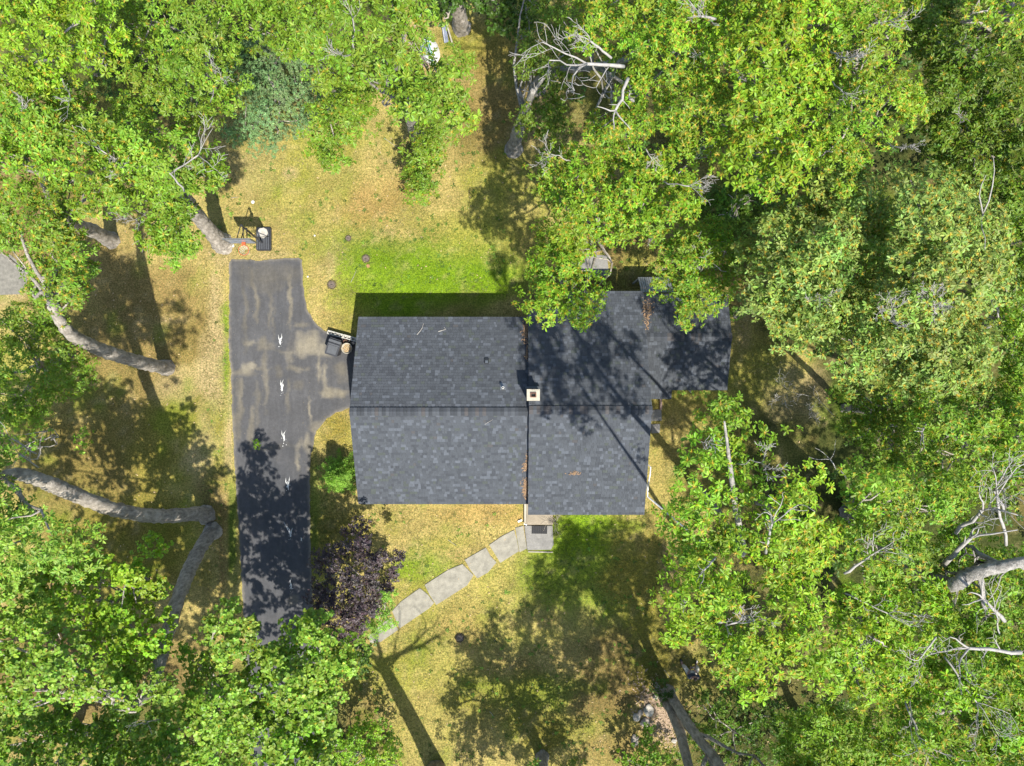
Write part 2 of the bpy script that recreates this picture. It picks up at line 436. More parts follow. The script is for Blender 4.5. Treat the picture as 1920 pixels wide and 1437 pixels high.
# ------------------------------------------------------------------ driveway
def px_poly(pts, z=0.0): return [at(u, v, z) for u, v in pts]
def smooth_poly(pts, it=2):
    for _ in range(it):
        out = []
        for i in range(len(pts)):
            a, b = pts[i], pts[(i + 1) % len(pts)]
            out += [(a[0] * .75 + b[0] * .25, a[1] * .75 + b[1] * .25), (a[0] * .25 + b[0] * .75, a[1] * .25 + b[1] * .75)]
        pts = out
    return pts
def inside(px, py, poly):
    px = np.asarray(px); py = np.asarray(py)
    r = np.zeros(px.shape, bool); n = len(poly)
    for i in range(n):
        x1, y1 = poly[i]; x2, y2 = poly[(i + 1) % n]
        if y1 == y2: continue
        c = ((y1 > py) != (y2 > py)) & (px < (x2 - x1) * (py - y1) / (y2 - y1) + x1)
        r ^= c
    return r
def edge_dist(px, py, poly):
    d = np.full(px.shape, 1e9); n = len(poly)
    for i in range(n):
        x1, y1 = poly[i]; x2, y2 = poly[(i + 1) % n]
        dx, dy = x2 - x1, y2 - y1
        t = np.clip(((px - x1) * dx + (py - y1) * dy) / (dx * dx + dy * dy + 1e-9), 0, 1)
        d = np.minimum(d, np.hypot(px - x1 - t * dx, py - y1 - t * dy))
    return d
drive_px = [(430, 494), (434, 487), (470, 487), (487, 490), (515, 486), (560, 484), (566, 488), (568, 520), (570, 555), (578, 585), (592, 606), (608, 620), (640, 632), (672, 636),
            (672, 768), (655, 766), (630, 774), (608, 789), (594, 808), (586, 838), (581, 870), (581, 950), (583, 1040), (586, 1120), (592, 1200), (600, 1330), (610, 1560),
            (474, 1560), (466, 1330), (459, 1200), (455, 1120), (450, 1040), (446, 960), (440, 880), (437, 820), (435, 760), (433, 700), (428, 640), (430, 600), (429, 560)]
dp = []
for i, p in enumerate(drive_px):
    q_ = drive_px[(i + 1) % len(drive_px)]
    n = max(1, int(math.hypot(p[0] - q_[0], p[1] - q_[1]) / 6))
    for k in range(n):
        t = k / n
        dp.append((p[0] + (q_[0] - p[0]) * t + rnd.uniform(-1.2, 1.2), p[1] + (q_[1] - p[1]) * t + rnd.uniform(-1.0, 1.0)))
gu, gv = np.meshgrid(np.arange(425, 680, 3.6), np.arange(485, 1560, 3.6))
gu = gu + R.uniform(-1, 1, gu.shape); gv = gv + R.uniform(-1, 1, gv.shape)
ok = inside(gu, gv, dp) & (edge_dist(gu, gv, dp) > 2.5)
pts = dp + list(zip(gu[ok], gv[ok]))
from mathutils.geometry import delaunay_2d_cdt
vo, eo, fo, *_ = delaunay_2d_cdt([Vector(p) for p in pts], [(i, (i + 1) % len(dp)) for i in range(len(dp))], [], 1, 0.01)
dv = np.array([at(p.x, p.y, 0.03) for p in vo]); du = np.array([p.x for p in vo]); dvv = np.array([p.y for p in vo])
TAN = np.array((0.235, 0.205, 0.148)); ASP = np.array((0.070, 0.069, 0.071))
dc = np.tile(ASP, (len(vo), 1)) * (0.88 + .24 * fnoise(dv[:, 0], dv[:, 1], 1.2, 5))[:, None]
stains_and_dark_areas = [(560, 690, 22, 5, TAN * .8, .6), (530, 655, 30, 3, TAN * .8, .5), (510, 610, 3, 40, TAN * .8, .5), (487, 690, 22, 3, TAN * .8, .5), (600, 660, 22, 8, TAN * .85, .7), (565, 610, 18, 4, TAN * .7, .6), (540, 745, 4, 40, TAN * .6, .5), (465, 640, 14, 4, TAN * .9, .6), (450, 740, 4, 30, TAN * .8, .5), (520, 840, 40, 5, TAN * .6, .5), (596, 700, 4, 34, TAN * .9, .7), (480, 760, 5, 40, TAN * .6, .5), (560, 720, 14, 10, TAN * .5, .5), (578, 645, 26, 22, TAN, .95), (560, 630, 12, 10, TAN, .5), (545, 660, 8, 30, TAN, .5), (541, 560, 4, 55, TAN * .8, .8), (479, 560, 3.5, 45, TAN * .7, .75), (502, 575, 4, 40, TAN * .7, .5), (460, 590, 5, 60, TAN * .55, .5),
          (463, 690, 12, 14, TAN, .9), (475, 680, 10, 8, TAN, .8), (455, 700, 25, 9, TAN * .7, .7), (490, 640, 12, 10, TAN * .7, .6), (500, 650, 30, 6, TAN * .7, .5), (520, 700, 10, 14, TAN * .5, .6),
          (625, 740, 32, 9, TAN * .9, .9), (605, 720, 4, 30, TAN, .8), (640, 700, 20, 20, TAN * .55, .6), (580, 770, 4, 25, TAN, .8), (590, 800, 18, 10, TAN * .8, .7), (575, 830, 10, 20, TAN * .8, .7), (560, 850, 5, 30, TAN, .7), (470, 800, 6, 50, TAN * .7, .7),
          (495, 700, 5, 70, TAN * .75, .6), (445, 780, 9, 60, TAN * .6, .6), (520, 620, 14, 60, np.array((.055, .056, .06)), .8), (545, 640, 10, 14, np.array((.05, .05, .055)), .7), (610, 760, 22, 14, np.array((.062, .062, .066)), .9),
          (525, 1000, 60, 160, np.array((.050, .052, .058)), .75), (490, 900, 30, 60, np.array((.055, .057, .062)), .6), (530, 780, 8, 120, np.array((.060, .06, .064)), .7), (500, 520, 60, 30, TAN * .5, .4), (545, 1120, 12, 14, TAN * .9, .5)]  # broad darker, bluer areas along the middle and lower driveway
wu = fnoise(dv[:, 0], dv[:, 1], .8, 61) - .5; wv = fnoise(dv[:, 0], dv[:, 1], .8, 71) - .5
duw = du + 26 * (fnoise(dv[:, 0], dv[:, 1], 1.3, 81) - .5); dvw = dvv + 26 * (fnoise(dv[:, 0], dv[:, 1], 1.3, 95) - .5)
for (su, sv, ru, rv, c, s) in stains_and_dark_areas:
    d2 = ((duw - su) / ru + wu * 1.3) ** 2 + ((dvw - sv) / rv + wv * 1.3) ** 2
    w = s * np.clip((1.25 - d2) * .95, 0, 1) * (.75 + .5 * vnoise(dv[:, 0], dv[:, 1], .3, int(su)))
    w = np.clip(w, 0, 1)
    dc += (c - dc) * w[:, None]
edge = edge_dist(du, dvv, dp)
w = np.clip((4.5 + 5 * (fnoise(dv[:, 0], dv[:, 1], .7, 91) - .5) - edge) / 5, 0, 1) * .7
dc += (TAN * .95 - dc) * w[:, None]
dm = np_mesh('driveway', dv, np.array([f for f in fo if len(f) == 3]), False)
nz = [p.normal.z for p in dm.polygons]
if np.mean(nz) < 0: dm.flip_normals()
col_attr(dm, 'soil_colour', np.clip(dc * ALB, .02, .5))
m, nt, b, N, L = new_mat('asphalt')
a = N.new('ShaderNodeAttribute'); a.attribute_name = 'soil_colour'
vec = coords(nt); f1 = noise_tex(nt, vec, 60, 3, .8); f2 = noise_tex(nt, coords(nt, (1, .18, 1)), 4.0, 5); f3 = noise_tex(nt, vec, 1.1, 4)
f4 = noise_tex(nt, vec, 7.0, 6, .8)
c = mult(nt, a.outputs['Color'], ramp(nt, f1, [(.3, .78), (.7, 1.24)])); c = mult(nt, c, ramp(nt, f4, [(.36, .86), (.5, 1.0), (.64, 1.18)]))
c = mult(nt, c, ramp(nt, f2, [(.3, .86), (.7, 1.16)])); c = mult(nt, c, ramp(nt, f3, [(.3, .9), (.7, 1.12)]))
L.new(c, b.inputs['Base Color']); b.inputs['Roughness'].default_value = .82; b.inputs['Specular IOR Level'].default_value = .35
bump(nt, b, f1, .4, .006)
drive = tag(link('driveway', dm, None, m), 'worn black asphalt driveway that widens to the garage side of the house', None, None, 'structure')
def splash(u, v, s, tail, grp=True):
    mb = MB(); z = .036
    n = 16; c = at(u, v, z)
    ring = []
    for k in range(n):
        a_ = 2 * math.pi * k / n; r = s * rnd.uniform(.3, 1.2)
        ring.append(c + Vector((math.cos(a_) * r * .48, math.sin(a_) * r * 1.2, 0)))
    mb.add(ring, [tuple(range(n))])
    for (tu, tv) in tail:
        e = at(u + tu, v + tv, z + .0015 * (1 + len(mb.f))); d = (e - c); p = Vector((-d.y, d.x, 0)).normalized() * .022
        bend = c + d * .5 + p * rnd.uniform(-3, 3)
        z_ = Vector((0, 0, .0015 * (1 + len(mb.f))))
        mb.add([c - p + z_, c + p + z_, bend + p * .9 + z_, e + z_, bend - p * .9 + z_], [(0, 1, 2, 3, 4)])
    for k in range(6):
        q0 = c + Vector((rnd.uniform(-.8, .8) * s, rnd.uniform(-2.6, 2.2) * s, .0005 * k)); r = rnd.uniform(.012, .03)
        mb.add([q0 + Vector((r, 0, 0)), q0 + Vector((0, r, 0)), q0 - Vector((r, 0, 0)), q0 - Vector((0, r, 0))], [(0, 1, 2, 3)])
    mb.build('paint_splash', M['paint_splash'], drive)
splash(525, 641, .13, [(-3, -14), (3, -16), (5, -10)])
splash(529, 728, .14, [(-3, -16), (3, -17), (1, -10)])
splash(533, 822, .15, [(-5, -16), (3, -15)])
splash(540, 912, .14, [(-4, -17), (3, -19)])
splash(545, 1003, .12, [(-9, -18), (4, -14), (-14, -26)])
splash(546, 1098, .12, [(0, -14), (2, 8)])
splash(565, 1010, .04, [(2, 6)])

# light strip of a neighbour's gravel track at the picture's left edge
mb = MB(); mb.prism(px_poly([(-60, 470), (20, 478), (45, 500), (52, 530), (38, 552), (-60, 556)]), .004, .02)
tag(mb.build('gravel_track', M['gravel']), 'pale gravel track under the trees', None, None, 'structure')

# ------------------------------------------------------------------ front walk: every slab its own piece
def slab(name, pts, z0, z1, m, parent):
    mb = MB(); mb.prism(px_poly(pts, z1), z0, z1)
    return mb.build(name, m, parent, bevel=.012)
walk = tag(empty('front_walk', at(880, 1075)), 'row of pale concrete slabs curving to the front step', None, None, 'structure')
for pts in ([(917, 1022), (942, 1005), (964, 994), (969, 1012), (973, 1034), (938, 1056), (929, 1041)],
            [(966, 990), (981, 986), (988, 1029), (974, 1036)],
            [(871, 1050), (911, 1027), (920, 1043), (931, 1055), (915, 1074), (895, 1085), (882, 1069)],
            [(796, 1097), (840, 1069), (867, 1058), (877, 1068), (888, 1079), (876, 1098), (818, 1135), (806, 1117)],
            [(735, 1146), (752, 1128), (787, 1103), (802, 1115), (814, 1131), (805, 1141), (749, 1179)],
            [(690, 1194), (712, 1172), (733, 1158), (747, 1181), (714, 1204), (695, 1207)]):
    slab('slab', pts, -.05, .045 + rnd.uniform(-.006, .006), M['concrete'], walk)
step = tag(empty('front_step', at(1010, 1005)), 'grey concrete landing and beige step below the front eave', None, None, 'structure')
slab('landing', [(983, 986), (1036, 986), (1038, 1022), (1033, 1031), (989, 1032)], -.05, .10, M['concrete_grey'], step)
slab('tread', [(988, 930), (1036, 930), (1037, 984.5), (986, 984.5)], -.05, .22, M['paver_beige'], step)
slab('edging_strip', [(990, 1034), (1037, 1035), (1037, 1037), (990, 1036)], -.05, .06, M['cream'], step)
mb = MB(); mb.prism(px_poly([(997, 986.5), (1026, 987), (1026, 1001.5), (997, 1001)], .13), .101, .118)
mt = empty('door_mat', at(1011, 994, .1), 'black rectangular door mat lying on the concrete landing', 'door mat')
mb.build('mat_surface', M['rubber'], mt)
mb = MB()
for k in range(7):
    a_ = at(999 + k * 4.2, 988.2, .12); e_ = at(999 + k * 4.2, 999.8, .12)
    mb.tube([a_, e_], .012, 5)
tag(mb.build('ribs', M['rubber'], mt), kind='stuff')
# patio behind the house
mb = MB(); mb.prism(px_poly([(1050, 476), (1138, 479), (1143, 520), (1052, 516)], .05), -.05, .05)
tag(mb.build('patio', M['concrete_grey'], None, bevel=.01), 'grey concrete pad behind the rear eave', None, None, 'structure')

V_, F_ = [], []
for k in range(260):
    u = rnd.uniform(432, 660); v = rnd.uniform(490, 1250)
    if not inside([u], [v], dp)[0]: continue
    if rnd.random() < .6 and 450 < u < 560: u = rnd.choice((rnd.uniform(433, 446), rnd.uniform(566, 580))) if v > 640 else u
    p = at(u, v, .036 + rnd.random() * .008); a_ = rnd.random() * 6.28; l = rnd.uniform(.01, .03)
    if not inside([u], [v], dp)[0]: continue
    d = Vector((math.cos(a_), math.sin(a_), rnd.uniform(0, .3))) * l; w_ = Vector((-math.sin(a_), math.cos(a_), rnd.uniform(0, .3))) * l * .45
    n_ = len(V_); V_ += [p - d, p + w_, p + d, p - w_]; F_.append((n_, n_ + 1, n_ + 2, n_ + 3))
mb = MB(); mb.v = [tuple(p) for p in V_]; mb.f = F_
for k in range(150):
    u = rnd.gauss(520, 45); v = rnd.uniform(500, 1180)
    if not inside([u], [v], dp)[0]: continue
    p = at(u, v, .037 + rnd.random() * .006); r = rnd.uniform(.006, .02); n_ = len(mb.v)
    mb.add([p + Vector((r, 0, 0)), p + Vector((0, r * .7, .004)), p - Vector((r, 0, 0)), p - Vector((0, r * .8, 0))], [(0, 1, 2, 3)])
tag(mb.build('driveway_debris', M['crumbs']), 'leaf scraps and crumbs blown over the driveway', None, None, 'stuff')
V_, F_, = [], []
for k in range(1600):
    u = rnd.uniform(150, 1560); v = rnd.uniform(210, 1430)
    if 425 < u < 665 and v > 480 or 655 < u < 1375 and 540 < v < 960: continue
    p = at(u, v, .03 + rnd.random() * .03); a_ = rnd.random() * 6.28; l = rnd.uniform(.02, .06)
    d = Vector((math.cos(a_), math.sin(a_), rnd.uniform(-.3, .4))) * l; w_ = Vector((-math.sin(a_), math.cos(a_), rnd.uniform(-.3, .4))) * l * .5
    n_ = len(V_); V_ += [p - d, p + w_, p + d, p - w_]; F_.append((n_, n_ + 1, n_ + 2, n_ + 3))
mb = MB(); mb.v = [tuple(p) for p in V_]; mb.f = F_
tag(mb.build('fallen_leaves', M['straw']), 'dry fallen leaves scattered over the lawn', None, None, 'stuff')
# ------------------------------------------------------------------ the house
house = empty('house', (0, -1.1, 0), 'low house with dark slate grey shingled gable roofs and a brick chimney beside the driveway', 'house')
SL = [((.060, .067, .079), .17), ((.080, .089, .103), .42), ((.071, .079, .092), .21), ((.110, .123, .145), .13), ((.078, .090, .085), .06), ((.084, .082, .085), .01)]
TINTS = [np.array(c) * ALB * .88 * np.array((.985, .985, .975)) for c, _ in SL]; TP = np.array([w for _, w in SL])
WID = [.11, .16, .23]
EXPO = .132
def tab_geo(w, L=.20, t=.020):
    g = .004
    v = np.array([(g, 0, .002), (w - g, 0, .002), (g, 0, t), (w - g, 0, t), (g, L, .003), (w - g, L, .003)])
    f = np.array([(2, 3, 5, 4), (0, 1, 3, 2), (0, 2, 4, 4), (1, 5, 3, 3)])
    return v, [(2, 3, 5, 4), (0, 1, 3, 2), (0, 2, 4), (1, 5, 3)]
tab_mesh = {}
for wi, w in enumerate(WID):
    for ti, t in enumerate(TINTS):
        v, f = tab_geo(w)
        me = bpy.data.meshes.new('shingle'); me.from_pydata(v.tolist(), [], f); me.update()
        col_attr(me, 'tint', np.tile(t, (6, 1)))
        me.materials.append(M['asphalt_shingle'])
        tab_mesh[wi, ti] = me
field_v, field_f, field_c = [], [], []
field_n = 0
n_single = 0
def frame(ea, eb, ra):
    e = (eb - ea); W = e.length; e = e / W
    u = (ra - ea); Lh = u.length; u = u / Lh
    n = e.cross(u).normalized()
    return e, u, n, W, Lh
def roof_plane(ea, eb, ra, single=False, tone=1.0):
    """ea, eb: eave ends (left to right seen from outside, facing up the slope); ra: ridge end above ea"""
    global field_n, n_single
    e, u, n, W, Lh = frame(ea, eb, ra)
    # deck slab under the shingles
    mb = MB(); T = .14
    q_ = [ea, eb, eb + u * Lh, ra]
    up = n * -.004; dn = n * -T
    mb.add([p + up for p in q_] + [p + dn for p in q_], [(0, 1, 2, 3), (7, 6, 5, 4), (0, 4, 5, 1), (1, 5, 6, 2), (2, 6, 7, 3), (3, 7, 4, 0)])
    mb.build('roof', M['roof_deck'], house)
    rows = int(Lh / EXPO)
    for r in reversed(range(rows)):
        y = r * EXPO + rnd.uniform(-.003, .003)
        x = -rnd.uniform(0, .12)
        last = -1
        while x < W - .02:
            wi = rnd.choices((0, 1, 2), (.34, .42, .24))[0]
            ti = int(R.choice(len(TINTS), p=TP))
            w = WID[wi]
            x0, x1 = max(x, -.01), min(x + w, W + .01)
            if x1 - x0 > .03:
                P = ea + e * x0 + u * y
                if single and n_single < 300 and x0 == x and x1 == x + w and r < rows - 1:
                    o = bpy.data.objects.new('shingle', tab_mesh[wi, ti]); COL.objects.link(o); o.parent = house
                    mx = Matrix((e, u, n)).transposed().to_4x4(); mx.translation = P - Vector(house.location)
                    o.matrix_local = mx
                    n_single += 1
                else:
                    v, f = tab_geo(x1 - x0, min(.20, Lh - y))
                    A = np.array((e, u, n)); pv_ = v @ A + np.array(P)
                    field_v.append(pv_); field_c.append(np.tile(TINTS[ti] * tone * rnd.uniform(.93, 1.07), (6, 1)))
                    for t_ in f: field_f.append(tuple(i + field_n for i in t_))
                    field_n += 6
            x += w
cap_mesh = []
for k in range(4):
    mb = MB(); w, hw, t = .165, .175, .034
    s = .36
    mb.add([(0, -hw, -hw * s), (0, 0, 0), (0, hw, -hw * s), (w, -hw, -hw * s + t), (w, 0, t), (w, hw, -hw * s + t), (w, -hw, -hw * s - .01), (w, hw, -hw * s - .01), (w, 0, -.01)],
           [(0, 3, 4, 1), (1, 4, 5, 2), (3, 6, 8, 4), (4, 8, 7, 5), (0, 6, 3), (2, 5, 7)])
    me = mb.mesh('ridge_cap'); col_attr(me, 'tint', np.tile(ALB * .88 * np.array([(.064, .071, .083), (.086, .095, .108), (.052, .058, .067), (.092, .086, .086)][k]), (len(me.vertices), 1)))
    me.materials.append(M['asphalt_shingle']); cap_mesh.append(me)
def ridge(a, b_, lift=.05):
    """row of separate cap shingles over a raised ridge vent"""
    d = (b_ - a); Ln = d.length; d.normalize()
    n = int(Ln / .15)
    ang = math.atan2(d.y, d.x)
    for k in range(n):
        o = bpy.data.objects.new('ridge_cap', cap_mesh[rnd.randrange(4)]); COL.objects.link(o); o.parent = house
        p = a + d * (k * Ln / n)
        o.location = Vector((p.x, p.y, p.z + lift)) - Vector(house.location); o.rotation_euler = (0, -.11 * 0, ang)
    mb = MB(); sdir = Vector((-d.y, d.x, 0)); hw, s = .15, .36
    for sg in (-1, 1):
        pass
    A = [a + sdir * -hw + Vector((0, 0, lift - hw * s - .012)), a + Vector((0, 0, lift - .012)), a + sdir * hw + Vector((0, 0, lift - hw * s - .012))]
    A += [p - Vector((0, 0, lift * .9)) for p in (A[0], A[2])]
    B = [p + d * Ln for p in A]
    mb.add(A + B, [(0, 5, 6, 1), (1, 6, 7, 2), (3, 8, 5, 0), (2, 7, 9, 4), (0, 1, 2, 4, 3), (5, 8, 9, 7, 6)])
    mb.build('ridge_vent', M['black_plastic'], house)
def fascia(a, b_, hgt=.15, th=.03, out=Vector((0, 0, 0))):
    mb = MB(); d = (b_ - a); s_ = Vector((d.y, -d.x, 0)).normalized() * th; a = a - s_ * 3 - Vector((0, 0, .06)); b_ = b_ - s_ * 3 - Vector((0, 0, .06)); out = Vector()
    z = Vector((0, 0, -hgt)); o = out
    mb.add([a + o, b_ + o, b_ + o + s_, a + o + s_, a + o + z, b_ + o + z, b_ + o + s_ + z, a + o + s_ + z], [(0, 1, 2, 3), (7, 6, 5, 4), (0, 4, 5, 1), (1, 5, 6, 2), (2, 6, 7, 3), (3, 7, 4, 0)])
    mb.build('fascia', M['white_paint'], house)
V3 = lambda x, y, z: Vector((x, y, z))
def gable(x0, x1, yf, yb, yr, zr, pf, pb, single=False, tone=1.0, cap=True, front=True, back=True):
    """a gable roof with its ridge along x; yf front eave, yb rear eave, pf/pb pitches"""
    zf = zr - (yr - yf) * pf; zb = zr - (yb - yr) * pb
    if front: roof_plane(V3(x0, yf, zf), V3(x1, yf, zf), V3(x0, yr, zr), single, tone)
    if back: roof_plane(V3(x1, yb, zb), V3(x0, yb, zb), V3(x1, yr, zr), single, tone)
    if cap: ridge(V3(x0, yr, zr), V3(x1, yr, zr))
    return zf, zb
# garage block (left)
XL, XM = -6.93, .72
ZR = 4.70; YR = -1.22
zf, zb = gable(XL, XM, -5.46, 2.98, YR, ZR, .425, .43, True)
fascia(V3(XL, -5.46, zf - .01), V3(XM, -5.46, zf - .01), out=V3(0, -.004, 0)); fascia(V3(XM - .03, 2.98, zb - .01), V3(XL, 2.98, zb - .01), out=V3(0, .004, 0))
for (ya, za, yb_, zb_) in ((YR, ZR, -5.46, zf), (2.98, zb, YR, ZR)):
    fascia(V3(XL - .004, ya, za - .012), V3(XL - .004, yb_, zb_ - .012), .16)
# living block (middle), a little higher
XR = 5.91; ZM = 5.0; YM = -1.14
zf2, zb2 = gable(XM + .001, XR, -5.89, 4.13, YM, ZM, .38, .38, back=False)
xn = 2.45
roof_plane(V3(xn, 3.30, ZM - 4.44 * .38), V3(XM, 3.30, ZM - 4.44 * .38), V3(xn, YM, ZM))
roof_plane(V3(XR, 4.13, zb2), V3(xn, 4.13, zb2), V3(XR, YM, ZM))
fascia(V3(XM, -5.89, zf2 - .01), V3(XR, -5.89, zf2 - .01), out=V3(0, -.004, 0)); fascia(V3(XR, 4.13, zb2 - .01), V3(xn, 4.13, zb2 - .01), out=V3(0, .004, 0))
fascia(V3(xn, 3.30, ZM - 4.44 * .38 - .01), V3(XM, 3.30, ZM - 4.44 * .38 - .01), out=V3(0, .004, 0))
for (ya, za, yb_, zb_) in ((-5.89, zf2, YM, ZM), (YM, ZM, 4.13, zb2)):
    fascia(V3(XR + .004, ya, za - .012), V3(XR + .004, yb_, zb_ - .012), .16)
for (ya, za, yb_, zb_) in ((YM, ZM, -5.89, zf2), (3.30, ZM - 4.44 * .38, YM, ZM)):
    fascia(V3(XM - .004, ya, za - .02), V3(XM - .004, yb_, zb_ - .02), .2)
# east wing: low gable, and the lower porch roof that joins it to the living block
ZE = 3.5; YE = 2.04
zf3, zb3 = gable(7.24, 9.74, -.32, 4.02, YE, ZE, .30, .34, tone=.9, cap=False)
gable(XR + .04, 7.23, -.72, 4.02, YE, ZE + .03, .30, .34, tone=.86, cap=False)
ridge(V3(XR + .04, YE, ZE + .03), V3(9.74, YE, ZE + .0), .03)
fascia(V3(7.24, -.32, zf3 - .01), V3(9.74, -.32, zf3 - .01), out=V3(0, -.004, 0)); fascia(V3(9.74, 4.02, zb3 - .01), V3(XR, 4.02, zb3 - .01), out=V3(0, .004, 0))
fascia(V3(XR + .05, -.72, ZE - 2.76 * .3 + .02), V3(7.23, -.72, ZE - 2.76 * .3 + .02), out=V3(0, -.004, 0))
for (ya, za, yb_, zb_) in ((-.32, zf3, YE, ZE), (YE, ZE, 4.02, zb3)):
    fascia(V3(9.744, ya, za - .012), V3(9.744, yb_, zb_ - .012), .16)
fm = bpy.data.meshes.new('shingle_field')
fm.from_pydata(np.concatenate(field_v).tolist(), [], field_f); fm.update()
col_attr(fm, 'tint', np.concatenate(field_c))
tag(link('shingle_field', fm, house, M['asphalt_shingle']), kind='stuff')
# walls under the roofs
def gwall(x0, x1, y0, y1, yr, z_low0, z_low1, zr):
    mb = MB()
    a = [V3(x0, y0, -.1), V3(x0, y1, -.1), V3(x0, y1, z_low1), V3(x0, yr, zr), V3(x0, y0, z_low0)]
    b_ = [V3(x1, p.y, p.z) for p in a]
    mb.add(a + b_, [(4, 3, 2, 1, 0), (5, 6, 7, 8, 9), (0, 1, 6, 5), (1, 2, 7, 6), (2, 3, 8, 7), (3, 4, 9, 8), (4, 0, 5, 9)])
    mb.build('wall', M['siding'], house)
gwall(XL + .12, XM + .02, -5.15, 2.68, YR, ZR - .425 * 3.93 - .22, ZR - .43 * 3.9 - .22, ZR - .22)
gwall(XM + .04, XR - .15, -5.5, 2.95, YM, ZM - .38 * 4.36 - .22, ZM - .38 * 4.09 - .22, ZM - .22)
gwall(xn + .15, XR - .16, 2.96, 3.8, 2.97, ZM - .38 * 4.1 - .24, ZM - .38 * 4.94 - .24, ZM - .38 * 4.12 - .24)
gwall(XR + .02, 9.5, -.05, 3.7, YE, ZE - .30 * 2.09 - .22, ZE - .34 * 1.66 - .22, ZE - .22)
# chimney
cc_ = at(1000.0, 741.0, 5.6)
ch = MB(); ch.box((cc_.x, cc_.y, 5.0), (.50, .44, 1.1))
chim = ch.build('chimney', M['cream'], house, bevel=.01)
def sub(parent, mb, name, m, **k):
    o = mb.build(name, m, None, **k); o.parent = parent
    o.location = -(Vector(parent.location) + (Vector(parent.parent.location) if parent.parent else Vector()))
    return o
mb = MB(); cz = 5.552
ow, oh, iw, ih = .27, .24, .125, .10
ring = [(-ow, -oh), (ow, -oh), (ow, oh), (-ow, oh)]; inn = [(-iw, -ih), (iw, -ih), (iw, ih), (-iw, ih)]
vs = [V3(cc_.x + x, cc_.y + y, z) for z in (cz, cz + .06) for (x, y) in ring] + [V3(cc_.x + x, cc_.y + y, z) for z in (cz, cz + .06) for (x, y) in inn]
fs = []
for k in range(4):
    j = (k + 1) % 4
    fs += [(k, j, 4 + j, 4 + k), (4 + k, 4 + j, 12 + j, 12 + k), (12 + k, 12 + j, 8 + j, 8 + k), (8 + k, 8 + j, j, k)]
mb.add(vs, fs); sub(chim, mb, 'chimney_cap', M['cream'])
mb = MB()
for (c, s) in (((0, .085), (.24, .03)), ((0, -.085), (.24, .03)), ((.105, 0), (.03, .14)), ((-.105, 0), (.03, .14))):
    mb.box((cc_.x + c[0], cc_.y + c[1], cz + .06), (s[0], s[1], .16))
sub(chim, mb, 'flue', M['flue'])
mb = MB(); mb.box((cc_.x, cc_.y, cz + .02), (.185, .145, .02)); sub(chim, mb, 'flue_opening', M['black'])
mb = MB(); mb.box((cc_.x, cc_.y + .27, 4.83), (.62, .10, .22), M=Matrix.Rotation(-.36, 4, 'X'))
mb.build('flashing', M['flashing'], house)
# roof vents on the rear slope of the garage block
pv_ = at(943, 727, 4.5)
def roof_z(y): return ZR - .43 * (y - YR) if y > YR else ZR - .425 * (YR - y)
zb_ = roof_z(pv_.y)
mb = MB(); mb.lathe([(.055, -.1), (.055, .36), (.048, .37), (.036, .37), (.036, .2), (0.0, .2)], (pv_.x, pv_.y, zb_), 18)
vp = mb.build('vent_pipe', M['white_paint'], house, True)
mb = MB(); mb.lathe([(.034, .205), (.0, .205)], (pv_.x, pv_.y, zb_), 16); sub(vp, mb, 'opening', M['black'])
mb = MB(); mb.box((pv_.x, pv_.y + .05, zb_ + .012), (.26, .34, .025), M=Matrix.Rotation(-math.atan(.43), 4, 'X')); sub(vp, mb, 'boot', M['metal_grey'])
bv = at(912, 677, 4.0); zb_ = roof_z(bv.y)
mb = MB(); mb.box((bv.x, bv.y, zb_ + .04), (.19, .25, .10), M=Matrix.Rotation(-math.atan(.43), 4, 'X'))
bx_ = mb.build('box_vent', M['metal_dark'], house, bevel=.015)
mb = MB(); mb.box((bv.x, bv.y - .035, zb_ + .115), (.12, .13, .01), M=Matrix.Rotation(-math.atan(.43), 4, 'X')); sub(bx_, mb, 'cover_plate', M['metal_grey'])
# power mast and conduit on the right-hand rake
mb = MB(); mb.tube([at(1216, 872, 3.0), at(1220, 876, 3.1), at(1219, 890, 3.05), at(1216, 905, 3.0), at(1214, 930, 2.6)], .028, 8); mb.build('conduit', M['white_paint'], house)
c0 = at(1214, 931, 3.25)
mb = MB()
for k in range(3):
    pts = []
    for i in range(30):
        t = i / 29
        p = at(1214 + (1289 - 1214) * t * 1.5, 931 + (994 - 931) * t * 1.5, 3.2 + 4.0 * t); p.z -= .5 * math.sin(math.pi * t)
        a_ = i * 1.3 + k * 2.1
        pts.append(p + V3(math.cos(a_) * .022, math.sin(a_) * .022, math.sin(a_) * .02))
    mb.tube(pts, .022, 5)
tag(mb.build('service_cable', M['cable']), 'pale twisted power cable running from the roof corner into the leafy trees', 'cable')
mb = MB(); mb.tube([at(1213, 905, 3.2), at(1213.5, 918, 3.3), at(1214, 931, 3.25), at(1217, 934, 3.2)], .018, 6); mb.build('cable_anchor', M['white_paint'], house)
# front downspout and its drain pipe along the step
mb = MB(); mb.tube([V3(.5, -5.42, 2.7), V3(.5, -5.22, 2.4), V3(.5, -5.22, .25)], .045, 6); mb.build('downspout', M['white_paint'], house)
mb = MB(); a_ = at(986, 938, .12); e_ = at(985, 981, .12); mb.box(((a_.x + e_.x) / 2, (a_.y + e_.y) / 2, .14), (.15, abs(a_.y - e_.y), .1))
dpz = empty('drain_pipe', (a_.x, a_.y, 0), 'white drain pipe lying beside the front step', 'pipe')
mb.build('pipe', M['cream'], dpz, bevel=.02)
mb = MB(); mb.box(at(975, 977, .06), (.22, .09, .06), .4); mb.build('splash_foot', M['white_paint'], dpz)
mb = MB(); mb.box(at(985, 983.5, .2), (.17, .05, .06), -.35); mb.build('elbow', M['white_paint'], dpz)
